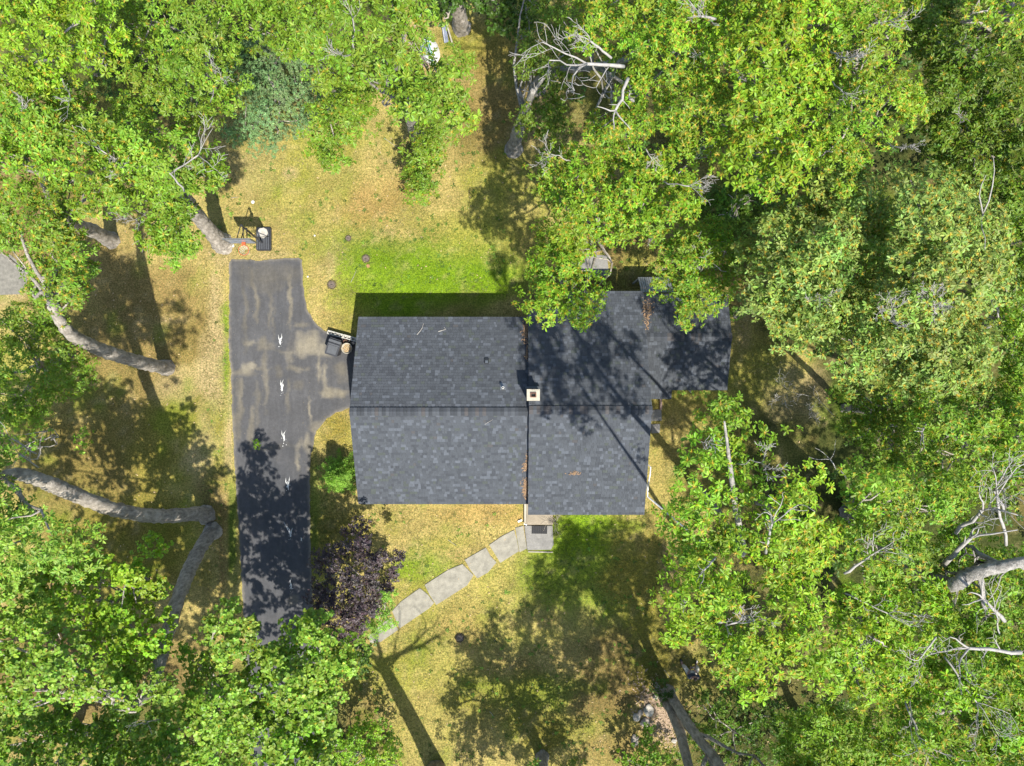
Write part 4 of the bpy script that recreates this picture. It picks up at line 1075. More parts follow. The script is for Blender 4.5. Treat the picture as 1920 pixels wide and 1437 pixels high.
# ------------------------------------------------------------------ trees
def unit(a): return a / (np.linalg.norm(a, axis=-1, keepdims=True) + 1e-9)
LEAF_T = {  # outline of one half of a leaf: (x as part of half width, y as part of length)
    'oak': [(.85, .36), (.95, .74)],
    'maple': [(1.0, .30), (.80, .70)],
    'oval': [(.85, .28), (.90, .68)],
}
def leaves_mesh(C, A, per, ln, wr, col, shape='oak', hot=None, hot_amt=.5, lo=-.35, hi=.55, jit=.22, off=.12, hue=.08, seed=0):
    """rosettes of leaves: C centres, A axes; one mesh"""
    rg = np.random.default_rng(seed)
    N_ = len(C)
    ref = np.where(np.abs(A[:, 2:3]) > .9, np.array([[1., 0, 0]]), np.array([[0, 0, 1.]]))
    X = unit(np.cross(ref, A)); Y = np.cross(A, X)
    ph = rg.uniform(0, 2 * np.pi, (N_, 1)) + np.arange(per)[None] * (2 * np.pi / per) + rg.normal(0, .28, (N_, per))
    el = rg.uniform(lo, hi, (N_, per))
    D = (np.cos(ph)[..., None] * X[:, None] + np.sin(ph)[..., None] * Y[:, None]) * np.cos(el)[..., None] + np.sin(el)[..., None] * A[:, None]
    S = unit(np.cross(A[:, None] + rg.normal(0, .35, (N_, per, 3)), D)); Nn = np.cross(D, S)
    l = ln * rg.uniform(.68, 1.12, (N_, 1, 1)) * rg.uniform(.72, 1.18, (N_, per, 1)); w = l * wr * .5
    droop = rg.uniform(.02, .22, (N_, per, 1))
    P0 = C[:, None] + D * (l * off)
    def pt(x, y, f): return P0 + D * (l * y) + S * (w * x) + Nn * (w * abs(x) * .35 - l * droop * y * y)
    o = LEAF_T[shape]
    vs = [pt(0, 0, 0), pt(0, 1, 0)] + [pt(-x, y, 0) for x, y in o] + [pt(x, y, 0) for x, y in o]
    VV = np.stack(vs, 2).reshape(-1, 3)
    n = N_ * per
    b0 = np.arange(n)[:, None] * 6
    F = np.concatenate([b0 + np.array([0, 1, 3, 2]), b0 + np.array([0, 4, 5, 1])], 1).reshape(-1, 4)
    base = np.asarray(col)[None] if np.ndim(col) == 1 else np.asarray(col)
    bc_ = np.broadcast_to(base, (N_, 3))[:, None] * np.exp(rg.normal(0, jit, (N_, per, 1))) * (1 + rg.normal(0, hue, (N_, per, 3)))
    Cc = np.repeat(bc_[:, :, None], 6, 2)
    if hot is not None:
        Cc[:, :, 0] = Cc[:, :, 0] * .85 + np.asarray(hot) * .15
    if hot is not None:
        # orange leaf stalks in the heart of each shoot
        sel = rg.random(N_) < hot_amt * .8
        Cs, As, Xs, Ys = C[sel], A[sel], X[sel], Y[sel]; m_ = len(Cs); q5 = 6
        pa = rg.uniform(0, 2 * np.pi, (m_, 1)) + np.arange(q5)[None] * (2 * np.pi / q5) + rg.normal(0, .25, (m_, q5))
        Dp = np.cos(pa)[..., None] * Xs[:, None] + np.sin(pa)[..., None] * Ys[:, None] + As[:, None] * rg.uniform(.15, .6, (m_, q5, 1))
        Sp = np.cross(As[:, None], Dp); ls = ln * rg.uniform(.28, .62, (m_, q5, 1)); o_ = Cs[:, None] + As[:, None] * ln * .10
        pv = np.stack([o_ - Sp * .008, o_ + Sp * .008, o_ + Dp * ls + Sp * .003, o_ + Dp * ls - Sp * .003], 2).reshape(-1, 3)
        F = np.concatenate([F, len(VV) + np.arange(len(pv)).reshape(-1, 4)]); VV = np.concatenate([VV, pv])
        pc_ = np.repeat(np.asarray(hot)[None] * np.exp(rg.normal(0, .3, (m_ * q5, 1))), 4, 0)
    me = np_mesh('crown', VV, F)
    Cf = Cc.reshape(-1, 3)
    if hot is not None: Cf = np.concatenate([Cf, pc_])
    col_attr(me, 'leaf_colour', np.clip(Cf, .004, .6))
    return me

def puff_points(poly, sp, ztop, zedge, ramp_px, hole, seed, rough=.5, drop=0.0, inset=0.0):
    rg = np.random.default_rng(seed)
    us = [p[0] for p in poly]; vs = [p[1] for p in poly]
    a, b_ = np.meshgrid(np.arange(min(us), max(us) + sp, sp), np.arange(min(vs), max(vs) + sp, sp * .87))
    a = a + (np.arange(a.shape[0]) % 2)[:, None] * sp * .5
    a = (a + rg.uniform(-.38, .38, a.shape) * sp).ravel(); b_ = (b_ + rg.uniform(-.38, .38, b_.shape) * sp).ravel()
    wob = np.array([noise.noise(V3(x * .02, y * .02, seed)) for x, y in zip(a, b_)]) * 14
    ins = inside(a, b_, poly); d = np.where(ins, 1, -1) * edge_dist(a, b_, poly) + wob
    k = d > inset
    a, b_, d = a[k], b_[k], d[k]
    g = np.array([noise.noise(V3(x * .013, y * .013, seed * 1.7 + 5)) for x, y in zip(a, b_)])
    g2 = np.array([noise.noise(V3(x * .030, y * .030, seed * 2.1 + 9)) for x, y in zip(a, b_)])
    k = (g2 > hole - .6 * np.exp(-d / 20.0))
    a, b_, d, g = a[k], b_[k], d[k], g[k]
    z = zedge + (ztop - zedge) * (1 - np.exp(-np.clip(d, 0, None) / ramp_px)) + g * 1.6 + rg.normal(0, rough, len(a)) - drop
    z = np.clip(z, .6, 30)
    s = (H - z) / FPX
    return np.stack([(a - CU) * s, -(b_ - CV) * s, z], -1)

KIND = {  # leaf length, width ratio, leaves in a rosette, rosettes per puff, puff radius, shape, material
    'oak': dict(ln=.152, wr=.37, per=9, ros=23, pr=(.42, .72), shape='oak', m='leaf'),
    'maple': dict(ln=.135, wr=.9, per=6, ros=22, pr=(.4, .66), shape='maple', m='leaf'),
    'fine': dict(ln=.085, wr=.42, per=9, ros=26, pr=(.34, .55), shape='oval', m='leaf_dull'),
    'purple': dict(ln=.10, wr=.55, per=7, ros=22, pr=(.26, .44), shape='oval', m='leaf_purple'),
    'young': dict(ln=.075, wr=.45, per=8, ros=22, pr=(.22, .38), shape='oval', m='leaf_dull'),
    'low': dict(ln=.12, wr=.6, per=7, ros=12, pr=(.3, .55), shape='oval', m='leaf'),
}
HOT = (.42, .28, .03)
PAL = {
    'bright': (.140, .250, .017), 'yellow': (.164, .280, .016), 'green': (.128, .225, .020), 'grey': (.178, .265, .056), 'dark': (.085, .155, .014), 'deep': (.050, .100, .012),
    'lime': (.175, .300, .020), 'blue': (.125, .200, .078), 'purple': (.046, .032, .034), 'young': (.170, .300, .036), 'mid': (.140, .252, .022), 'pale': (.160, .272, .032),
}
TREES = []
def seg_path(p, q_, n, wob, seed):
    out = []
    d = q_ - p
    for i in range(n + 1):
        t = i / n
        w = math.sin(math.pi * t) * wob
        out.append(p + d * t + V3(noise.noise(V3(t * 2.3, seed, 0)), noise.noise(V3(seed, t * 2.3, 4)), noise.noise(V3(2, seed, t * 2)) * .5) * w)
    return out
def dead_fork(mb, p, d, ln, r, depth, seed, flat=.25):
    rg = random.Random(seed)
    n = 4; pts = [p]; dd = d.normalized()
    for i in range(n):
        dd = (dd + V3(rg.uniform(-.32, .32), rg.uniform(-.32, .32), rg.uniform(-.2, .2) * flat)).normalized()
        pts.append(pts[-1] + dd * (ln / n))
    r1 = max(r * (.45 if depth > 0 else .3), .005)
    mb.tube(pts, [r + (r1 - r) * i / n for i in range(n + 1)], 6 if r > .02 else 4, cap=True)
    if depth > 0:
        for i in range(1, n + 1):
            for rep in range(2 if i == n else 1):
                if rg.random() < .85:
                    a = rg.choice((-1, 1)) * rg.uniform(.4, .95)
                    nd = Matrix.Rotation(a, 3, 'Z') @ dd
                    nd.z += rg.uniform(-.25, .35)
                    dead_fork(mb, pts[i], nd, ln * rg.uniform(.38, .62), max(r1 * (.75 if i == n else .6), .007), depth - 1, rg.random())
def dead_branch(parent, a, b_, r, depth=2, seed=1, m='deadwood', ln=None, name='dead_branch', up=0.0):
    """a: (u, v, z) where it leaves the crown, b: (u, v, z) the main fork"""
    p = at(*a); q_ = at(*b_); p.z -= 1.15 - up; q_.z -= .45 - up * .6; r *= .52 + up * .25
    mb = MB()
    path = seg_path(p, q_, 5, .16, seed)
    mb.tube(path, [r * (1 - .35 * i / 5) for i in range(6)], 7, wob=.3)
    d = (path[-1] - path[-2])
    rg = random.Random(seed)
    L_ = ln or (q_ - p).length * .7
    for k in range(3):
        nd = Matrix.Rotation((-.7, .05, .75)[k] + rg.uniform(-.2, .2), 3, 'Z') @ d.normalized()
        dead_fork(mb, q_, nd, L_ * rg.uniform(.7, 1.0), r * .5, depth, seed * 7 + k)
    for k in (2, 3, 4):
        if rg.random() < .7:
            nd = Matrix.Rotation(rg.choice((-1, 1)) * rg.uniform(.5, .9), 3, 'Z') @ (path[k] - path[k - 1]).normalized()
            dead_fork(mb, path[k], nd, L_ * rg.uniform(.3, .6), r * .35, max(depth - 1, 0), seed * 11 + k)
    mb.build(name, M[m], parent, True)

def tree(label, polys, pal='green', kind='oak', trunk=None, r=.24, ztop=14, zedge=11, ramp_px=55, hole=-.28, sp=None, hot=.5, seed=1, name='oak_tree', cat='tree', group=None,
         limbs=6, under=.52, bark='bark', dens=1.0, sprout=None, base=None, scale=1.0, limb_from=.5):
    K_ = KIND[kind]
    zt = ztop
    scale *= np.random.default_rng(seed * 7 + 1).uniform(.86, 1.12)
    rg = np.random.default_rng(seed * 13 + 5)
    allP, lower = [], []
    for i, poly in enumerate(polys):
        zz, ze = ztop, zedge
        if len(poly) == 2 and hasattr(poly[1], '__len__') and hasattr(poly[1][0], '__len__') is False and hasattr(poly[0][0], '__len__'):
            poly, (zz, ze) = poly
        zm = (zz + ze) / 2
        sp_ = sp or .52 * FPX / (H - zm) * (K_['pr'][1] / .72) ** .8
        allP.append(puff_points(poly, sp_, zz, ze, ramp_px, hole, seed * 3 + i))
        if under: lower.append(puff_points(poly, sp_ / under, zz, ze, ramp_px, -.45, seed * 3 + i + 50, drop=2.0, inset=8))
    P = np.concatenate(allP)
    cen = P.mean(0)
    # stem
    if base is None and trunk is None:
        k_ = 1 + .72 * (H / (H - cen[2]) - 1)   # the foot stands farther out: these trees lean towards the clearing
        base_p = V3(cen[0] * k_ + rg.normal(0, .3), cen[1] * k_ + rg.normal(0, .3), 0)
    else:
        base_p = at(*trunk[0][:2], 0) if trunk else at(*base, 0)
    root = empty(name, base_p, label, cat, group)
    if trunk:
        tp = [at(u, v, z) for (u, v, z, _) in trunk]; tr = [q_[3] for q_ in trunk]
        # finer path
        fine, fr = [], []
        for i in range(len(tp) - 1):
            p0 = tp[max(i - 1, 0)]; p1 = tp[i]; p2 = tp[i + 1]; p3 = tp[min(i + 2, len(tp) - 1)]
            for k in range(5):
                t = k / 5
                fine.append(.5 * ((2 * p1) + (p2 - p0) * t + (2 * p0 - 5 * p1 + 4 * p2 - p3) * t * t + (3 * p1 - p0 - 3 * p2 + p3) * t ** 3)); fr.append(tr[i] + (tr[i + 1] - tr[i]) * t)
        fine.append(tp[-1]); fr.append(tr[-1])
    else:
        top = V3(cen[0], cen[1], max(zt - 2.2, 1.0))
        fine = seg_path(base_p, top, 12, .5, seed); fr = [r * (1 - .72 * i / 12) for i in range(13)]
    fine[0].z = -.25
    rf = random.Random(seed)
    fine2, fr2 = [], []
    for i in range(len(fine) - 1):
        for k in range(3):
            q0 = fine[i].lerp(fine[i + 1], k / 3); fine2.append(q0); fr2.append((fr[i] + (fr[i + 1] - fr[i]) * k / 3) * rf.uniform(.95, 1.06) * (1 + .3 * max(0, 1 - max(q0.z, 0) / .6)))
    fine2.append(fine[-1]); fr2.append(fr[-1])
    mb = MB(); mb.tube(fine2, fr2, 16, wob=.26); mb.build('trunk', M[bark], root, True)
    # limbs to the farthest leafy puffs
    PA = P; P = allP[0]
    if limbs:
        ang = np.arctan2(P[:, 1] - cen[1], P[:, 0] - cen[0])
        for k in range(limbs):
            a0 = -math.pi + (k + rg.random() * .6) * 2 * math.pi / limbs
            dd = np.abs(np.angle(np.exp(1j * (ang - a0))))
            cand = np.where(dd < .5)[0]
            if len(cand) == 0: continue
            far_ = np.hypot(P[cand, 0] - cen[0], P[cand, 1] - cen[1])
            j = cand[np.argsort(far_)[int(len(cand) * .85)]]
            q_ = Vector(P[j]) - V3(0, 0, .15)
            i0 = int(len(fine) * rg.uniform(limb_from, max(.92, limb_from + .1))); i0 = min(max(i0, 1), len(fine) - 1)
            p0 = fine[i0]
            if (q_ - p0).length > 14: continue
            path = seg_path(p0, q_, 7, .9, seed + k * 3.3)
            mb = MB(); r0 = min(fr[i0] * .45, .075) + .02
            mb.tube(path, [r0 + (.018 - r0) * (i / 7) ** .8 for i in range(8)], 7, wob=.25)
            # side twigs reaching nearby puffs
            for s_ in range(5):
                w_ = path[rg.integers(2, 7)]
                dist = np.linalg.norm(P - np.array(w_), axis=1)
                jj = np.argsort(dist)[min(int(rg.integers(1, 7)), len(P) - 1)]
                if dist[jj] < 3.2:
                    tpth = seg_path(w_, Vector(P[jj]) + V3(0, 0, .1), 4, .25, seed + s_)
                    mb.tube(tpth, [.03, .026, .02, .014, .008], 5)
            mb.build('limb', M[bark], root, True)
    P = PA
    # crown
    def ros(Pp, n_mean, spread=1.0):
        cnt = np.maximum(3, rg.poisson(n_mean, len(Pp)))
        idx = np.repeat(np.arange(len(Pp)), cnt)
        rad = rg.uniform(*K_['pr'], len(Pp))[idx] * spread * scale
        d = unit(rg.normal(0, 1, (len(idx), 3))); d[:, 2] = np.abs(d[:, 2]) * 1.0 - .28
        d = unit(d)
        q_ = d * (rad * rg.uniform(.35, 1.0, len(idx)))[:, None] * np.array((1, 1, .62))
        ax = unit(d * .75 + np.array((0, 0, .75)) + rg.normal(0, .22, d.shape))
        return Pp[idx] + q_, ax, idx
    C, A, idx = ros(P, K_['ros'] * dens)
    tone = np.exp(rg.normal(0, .10, len(P)))[idx][:, None] * (1 + rg.normal(0, .05, (len(P), 3)))[idx]
    if under:
        C2, A2, i2 = ros(np.concatenate(lower), K_['ros'] * .75 * dens)
        tone = np.concatenate([tone, np.exp(rg.normal(0, .1, len(C2)))[:, None] * np.ones((1, 3))])
        C = np.concatenate([C, C2]); A = np.concatenate([A, A2])
    me = leaves_mesh(C, A, K_['per'], K_['ln'] * scale, K_['wr'], np.array(PAL[pal]) * tone, K_['shape'], HOT if hot else None, hot, seed=seed)
    link('crown', me, root, M[K_['m']])
    TREES.append((label, len(me.polygons)))
    return root
G_L, G_R = 'oaks on the driveway side of the house', 'oaks of the wood on the right side of the house'
t = tree('bright yellow green oak filling the top left corner of the picture', [[(-60, -60), (190, -60), (222, 20), (195, 75), (262, 80), (258, 120), (205, 135), (190, 120), (150, 130), (120, 175), (60, 165), (-60, 150)]], 'yellow', ztop=15.5, zedge=13, seed=1, group=G_L, hot=0.28)
t = tree('green oak at the left edge below the bright corner oak, with a bare twig', [[(-60, 140), (60, 160), (120, 180), (180, 180), (205, 215), (250, 255), (262, 300), (215, 320), (190, 375), (150, 395), (155, 345), (90, 330), (30, 350), (-60, 330)]], 'mid', ztop=14.5, zedge=12.5, seed=2, group=G_L, trunk=[(208, 451, 0, .33), (172, 432, 2.6, .30), (137, 419, 5, .26), (100, 380, 9, .18), (70, 300, 13, .08)])
dead_branch(t, (50, 150, 15.2), (110, 178, 15.4), .035, 1, 21)
dead_branch(t, (-10, 215, 14.6), (22, 205, 14.6), .03, 2, 22)
t = tree('dark green oak leaning in from the left edge beside the pale gravel track', [[(-60, 330), (30, 345), (90, 330), (150, 350), (160, 400), (130, 415), (155, 470), (168, 500), (183, 510), (160, 535), (140, 560), (125, 590), (70, 575), (62, 545), (52, 500), (65, 485), (40, 460), (-60, 450)]], 'green', ztop=12.5, zedge=10.5, seed=3, limb_from=.8, group=G_L, trunk=[(312, 690, 0, .33), (272, 682, 2.6, .29), (225, 668, 5.2, .27), (170, 648, 7.8, .25), (128, 622, 9.6, .20), (96, 570, 11.2, .15), (84, 520, 12.2, .08)])
t = tree('deep green low tree at the left edge above the long bare trunks', [[(-60, 575), (20, 570), (60, 585), (120, 600), (128, 640), (172, 655), (182, 690), (158, 742), (95, 752), (60, 800), (-60, 800)]], 'green', kind='oak', ztop=9.5, zedge=7.0, seed=4, hot=0.05, group=G_L)
t = tree('mid green oak behind the top left corner oak, reaching the picture top', [[(205, -60), (440, -60), (432, 20), (447, 60), (436, 80), (455, 140), (447, 185), (415, 205), (405, 235), (370, 225), (330, 235), (300, 195), (262, 170), (235, 140), (255, 110), (215, 60)]], 'green', ztop=13, zedge=10, seed=5, group=G_L, hot=0.15, hole=-.16)
dead_branch(t, (365, 165, 12.8), (395, 145, 13), .035, 2, 23)
t = tree('oak with bare forks hanging left of the basketball hoop', [[(195, 215), (255, 190), (300, 215), (325, 248), (352, 258), (378, 282), (408, 312), (416, 335), (398, 362), (378, 385), (368, 430), (352, 472), (322, 490), (292, 470), (272, 445), (283, 405), (255, 380), (210, 380), (185, 330)]], 'mid', ztop=13.2, zedge=11, seed=6, group=G_L, hot=0.17, trunk=[(418, 458, 0, .42), (397, 437, 1.6, .34), (365, 398, 4.2, .30), (340, 360, 7.5, .24), (320, 330, 10, .16), (310, 310, 12, .08)], hole=-.24)
dead_branch(t, (225, 315, 13.6), (186, 280, 13.9), .045, 1, 24, up=.6)
dead_branch(t, (300, 315, 13.6), (368, 288, 13.9), .045, 2, 25, up=.5)
dead_branch(t, (330, 350, 13.2), (312, 320, 13.6), .05, 1, 26, up=.6)
dead_branch(t, (246, 378, 12), (244, 405, 12), .03, 2, 27)
dead_branch(t, (268, 380, 12), (262, 440, 11.6), .04, 0, 28)
dead_branch(t, (250, 290, 13.6), (232, 305, 13.7), .03, 3, 29)
t = tree('dense grey green tree with fine leaves at the upper edge of the rear lawn', [[(425, 110), (470, 60), (540, 70), (570, 110), (612, 140), (632, 180), (628, 225), (585, 232), (560, 252), (535, 262), (520, 292), (492, 275), (470, 280), (432, 262), (425, 235), (450, 200)]], 'blue', 'fine', ztop=7.8, zedge=4.2, seed=7, name='leafy_tree', hot=0, sp=22, under=.55, hole=-.5, ramp_px=45, limbs=4, r=.2)
t = tree('oak at the picture top whose narrow leafy tongue reaches down into the rear lawn', [[(440, -60), (640, -60), (612, 40), (618, 110), (690, 150), (696, 215), (682, 245), (662, 262), (660, 305), (642, 322), (628, 306), (600, 302), (583, 270), (566, 250), (562, 218), (620, 190), (590, 130), (560, 100), (500, 90), (450, 60)]], 'green', ztop=12.8, zedge=10.3, seed=8, group=G_L, hot=0.15)
dead_branch(t, (650, 70, 13.6), (635, 92, 13.7), .04, 2, 30)
dead_branch(t, (648, 60, 13.6), (655, 20, 13.8), .05, 1, 31)
t = tree('oak over the white boat with a pale trunk and a leafy sprout at its foot', [[(605, -60), (800, -60), (822, 15), (832, 45), (822, 58), (806, 82), (790, 100), (800, 128), (828, 115), (850, 108), (872, 118), (881, 138), (872, 175), (866, 215), (876, 248), (856, 258), (838, 240), (815, 212), (792, 222), (758, 226), (720, 212), (700, 160), (640, 130), (612, 90)],
          ([(758, 275), (800, 242), (828, 250), (826, 282), (814, 310), (826, 342), (810, 372), (782, 376), (756, 348), (764, 310), (750, 295)], (6.5, 4.5))], 'green', ztop=13.8, zedge=11, seed=9, group=G_L, hot=0.15, trunk=[(789, 277, 0, .34), (781, 252, 2.2, .30), (771, 222, 5.2, .27), (755, 170, 9.5, .2), (735, 110, 13, .08)], bark='bark_pale')
t = tree('dark low tree at the top edge behind the thick brown trunk', [[(780, -60), (960, -60), (1020, 10), (1000, 50), (955, 68), (915, 50), (885, 20), (845, 20), (838, 42), (815, 20)]], 'deep', 'maple', ztop=6, zedge=3.5, seed=10, name='leafy_tree', hot=0, trunk=[(866, 52, 0, .36), (859, 22, 2.2, .33), (853, -12, 4, .26), (848, -50, 6, .07)], limbs=3)
t = tree('dark green thin tree on the far side of the shaded gap in the rear lawn', [[(985, -60), (1070, -60), (1062, 60), (1085, 130), (1060, 185), (1015, 165), (972, 135), (958, 80), (1000, 40)], [(982, 175), (1040, 190), (1072, 240), (1052, 292), (1010, 262), (972, 238), (975, 200)]], 'dark', ztop=8, zedge=5.5, seed=11, hot=.05, hole=-.12, under=.4, dens=.8, trunk=[(962, 281, 0, .34), (968, 258, 2, .27), (975, 232, 4.4, .22), (1000, 170, 8, .1)], bark='bark_pale', group=G_R)
tree('yellow green oak carrying the large white dead branch above the rear lawn', [[(1060, -60), (1330, -60), (1342, 60), (1332, 120), (1385, 200), (1398, 265), (1330, 282), (1300, 330), (1240, 332), (1180, 300), (1120, 292), (1075, 262), (1100, 215), (1150, 190), (1170, 140), (1130, 95), (1072, 80)]], 'bright', ztop=15.2, zedge=12.5, seed=12, group=G_R, hot=.75, trunk=[(1008, 165, 0, .3), (1030, 138, 4, .22), (1110, 125, 9, .12), (1190, 110, 13, .05)], bark='bark_pale')
t = TREES and [o for o in COL.objects if o.get('label', '').startswith('yellow green oak carrying')][0]
dead_branch(t, (1172, 117, 15.6), (1100, 123, 15.9), .075, 2, 32, ln=1.9, up=.9)
dead_branch(t, (1180, 140, 15.4), (1153, 210, 15.2), .07, 0, 33, up=.9)
dead_branch(t, (1150, 98, 15.8), (1106, 78, 16), .05, 2, 34, ln=.7, up=.8)
dead_branch(t, (1200, 158, 15), (1186, 172, 14.6), .09, 1, 35)
dead_branch(t, (1075, 280, 12.6), (1035, 281, 12.6), .035, 2, 36)
t = tree('yellow green oak overhanging the rear eave with two leafy points on the middle roof', [[(1002, 322), (1062, 270), (1120, 288), (1200, 310), (1290, 338), (1322, 385), (1300, 420), (1250, 440), (1222, 428), (1150, 448), (1095, 452), (1092, 480), (1124, 510), (1137, 552), (1126, 588), (1090, 628), (1072, 610), (1052, 582), (1012, 578), (980, 560), (985, 520), (1018, 470), (1010, 425), (1032, 380), (1010, 345)]], 'bright', ztop=13, zedge=9.6, seed=13, group=G_R, hot=.7, ramp_px=75, hole=-.22)
dead_branch(t, (1225, 255, 14.4), (1228, 290, 13.8), .04, 2, 37)
dead_branch(t, (1260, 320, 13.6), (1300, 342, 13.6), .045, 2, 38)
dead_branch(t, (1275, 318, 13.4), (1310, 290, 13.4), .03, 1, 39)
dead_branch(t, (1010, 500, 10), (1055, 520, 10), .035, 1, 40)
t = tree('mid green oak branch hanging over the wing roof beside the ribbed lean-to', [[(1240, 455), (1290, 400), (1352, 420), (1388, 470), (1378, 520), (1365, 545), (1362, 578), (1345, 590), (1322, 585), (1302, 608), (1268, 604), (1252, 580), (1278, 548), (1228, 526), (1246, 492)]], 'mid', ztop=9.8, zedge=7.4, seed=14, group=G_R, hot=.5, base=(1330, 470), hole=-.28, ramp_px=45)
dead_branch(t, (1380, 500, 10), (1330, 483, 10), .035, 2, 41)
dead_branch(t, (1228, 430, 9.5), (1222, 445, 9.5), .03, 2, 42)
t = tree('brightest yellow oak at the top edge right of the white dead branch', [[(1330, -60), (1560, -60), (1572, 60), (1545, 120), (1562, 200), (1552, 262), (1482, 300), (1485, 352), (1455, 382), (1432, 372), (1402, 330), (1352, 322), (1342, 285), (1395, 260), (1365, 180), (1332, 100)]], 'yellow', ztop=16, zedge=13, seed=15, group=G_R, hot=.8, hole=-.2)
dead_branch(t, (1350, 20, 15.6), (1315, 30, 15.8), .06, 2, 43, ln=.9, up=.7)
dead_branch(t, (1400, 95, 15.2), (1398, 135, 15), .08, 0, 44)
dead_branch(t, (1312, 60, 15.4), (1316, 90, 15.2), .04, 1, 45)
t = tree('yellow oak between the brightest top oak and the shaded dark canopy', [[(1560, -60), (1710, -60), (1692, 60), (1736, 130), (1742, 215), (1702, 262), (1622, 292), (1590, 362), (1560, 345), (1522, 300), (1552, 262), (1562, 180), (1545, 110)]], 'bright', ztop=15.2, zedge=12.6, seed=16, group=G_R, hot=.75, hole=-.2)
dead_branch(t, (1592, 60, 15.6), (1600, 95, 15.8), .06, 2, 46)
dead_branch(t, (1596, 120, 15.4), (1594, 160, 15.4), .05, 1, 47)
dead_branch(t, (1690, 240, 14.4), (1705, 268, 14.4), .04, 2, 48)
dead_branch(t, (1640, 20, 15), (1680, 25, 15), .05, 2, 49)
t = tree('shaded dark green oak at the right edge below the bright corner oak', [[(1700, -60), (1785, -60), (1795, 30), (1880, 70), (2000, 55), (2000, 430), (1850, 380), (1760, 322), (1732, 228), (1738, 122), (1702, 60)]], 'dark', ztop=11.5, zedge=10, seed=17, group=G_R, hot=.2, hole=-.3)
dead_branch(t, (1780, 40, 12), (1795, 75, 12.4), .05, 1, 50)
dead_branch(t, (1830, 190, 12), (1815, 205, 12.2), .06, 1, 51)
t = tree('sunlit yellow oak in the top right corner', [[(1785, -60), (2000, -60), (2000, 60), (1885, 72), (1805, 38)]], 'bright', ztop=16.5, zedge=14, seed=18, group=G_R, hot=.75)
t = tree('grey green oak nearest the right end of the wing roof', [[(1412, 430), (1450, 395), (1500, 372), (1560, 335), (1642, 322), (1692, 400), (1662, 500), (1600, 600), (1560, 650), (1545, 655), (1512, 655), (1470, 640), (1440, 600), (1402, 580), (1408, 520), (1395, 470)]], 'grey', ztop=13.5, zedge=10.5, seed=19, group=G_R, hot=.6, hole=-.42, dens=1.12, ramp_px=70)
dead_branch(t, (1600, 575, 13.5), (1560, 560, 13.6), .03, 2, 52)
t = tree('large grey green oak at the centre of the right-hand wood', [[(1640, 312), (1762, 328), (1862, 378), (1892, 462), (1882, 560), (1802, 602), (1702, 602), (1620, 582), (1662, 482), (1692, 400)]], 'grey', ztop=15, zedge=12.5, seed=20, group=G_R, hot=.7, hole=-.42, dens=1.12)
dead_branch(t, (1720, 575, 14.6), (1690, 585, 14.8), .04, 3, 53)
dead_branch(t, (1800, 590, 14.6), (1770, 570, 14.8), .04, 3, 54)
dead_branch(t, (1925, 445, 13.5), (1862, 395, 14.5), .10, 0, 55)
t = tree('grey green oak below the large central one, with bare twigs between them', [[(1562, 605), (1652, 582), (1802, 602), (1872, 642), (1862, 722), (1762, 742), (1652, 742), (1590, 722), (1575, 670)]], 'grey', ztop=13.5, zedge=11.5, seed=21, group=G_R, hot=.6, hole=-.42, dens=1.12)
t = tree('shaded green oak at the right edge halfway down the picture', [[(1882, 380), (2000, 380), (2000, 765), (1882, 742), (1872, 642), (1892, 540)]], 'green', ztop=12.5, zedge=11, seed=22, group=G_R, hot=.2, hole=-.42, dens=1.12)
dead_branch(t, (1925, 615, 12.6), (1880, 545, 13), .06, 0, 56)
t = tree('small green oak at the inner edge of the right-hand lawn with long bare twigs', [[(1552, 722), (1602, 718), (1692, 742), (1752, 762), (1742, 852), (1702, 902), (1642, 872), (1602, 832), (1575, 812), (1590, 775)]], 'green', ztop=10, zedge=7, seed=23, group=G_R, hot=.4, trunk=[(1585, 766, 0, .18), (1615, 768, 3, .16), (1660, 780, 7, .1), (1680, 800, 9, .05)])
dead_branch(t, (1592, 785, 8), (1545, 750, 8.2), .03, 0, 57)
dead_branch(t, (1545, 745, 8.2), (1490, 735, 8.2), .024, 2, 58, ln=.9)
dead_branch(t, (1540, 755, 8.2), (1530, 770, 8.2), .02, 2, 59, ln=.7)
tree('tiny leafy tuft at the end of the long bare twig over the right-hand lawn', [[(1522, 742), (1545, 738), (1548, 756), (1528, 762)]], 'green', ztop=8.2, zedge=8, seed=60, under=0, limbs=0, r=.04, sp=12, dens=.6, name='sapling', cat='sapling', hot=.1) if False else None
t = tree('bright oak at the right edge just above the white forked limbs', [[(1692, 742), (1862, 722), (2000, 762), (2000, 900), (1882, 942), (1832, 922), (1802, 932), (1742, 902), (1742, 822)]], 'mid', ztop=13.5, zedge=11.5, seed=24, group=G_R, hot=.55)
dead_branch(t, (1775, 790, 13.4), (1745, 812, 13.4), .08, 0, 61)
t = tree('bright narrow oak with a white leader right of the right-hand wall', [[(1332, 748), (1362, 738), (1378, 782), (1408, 800), (1415, 838), (1448, 802), (1478, 806), (1482, 838), (1442, 868), (1402, 880), (1420, 925), (1400, 985), (1382, 1040), (1322, 1042), (1262, 1052), (1212, 1032), (1203, 978), (1240, 990), (1272, 970), (1268, 915), (1278, 855), (1308, 838), (1302, 795), (1332, 790)]], 'bright', ztop=19, zedge=16.8, scale=.86, seed=25, group=G_R, hot=.5, hole=-.16, under=.36, dens=.9, limbs=0, trunk=[(1300, 905, 0, .2), (1345, 960, 7, .14), (1392, 1040, 14.5, .08), (1378, 945, 17.4, .075), (1366, 852, 19.2, .04), (1358, 790, 19.6, .018)], bark='bark_pale')
dead_branch(t, (1362, 850, 19.8), (1335, 835, 20), .03, 1, 62)
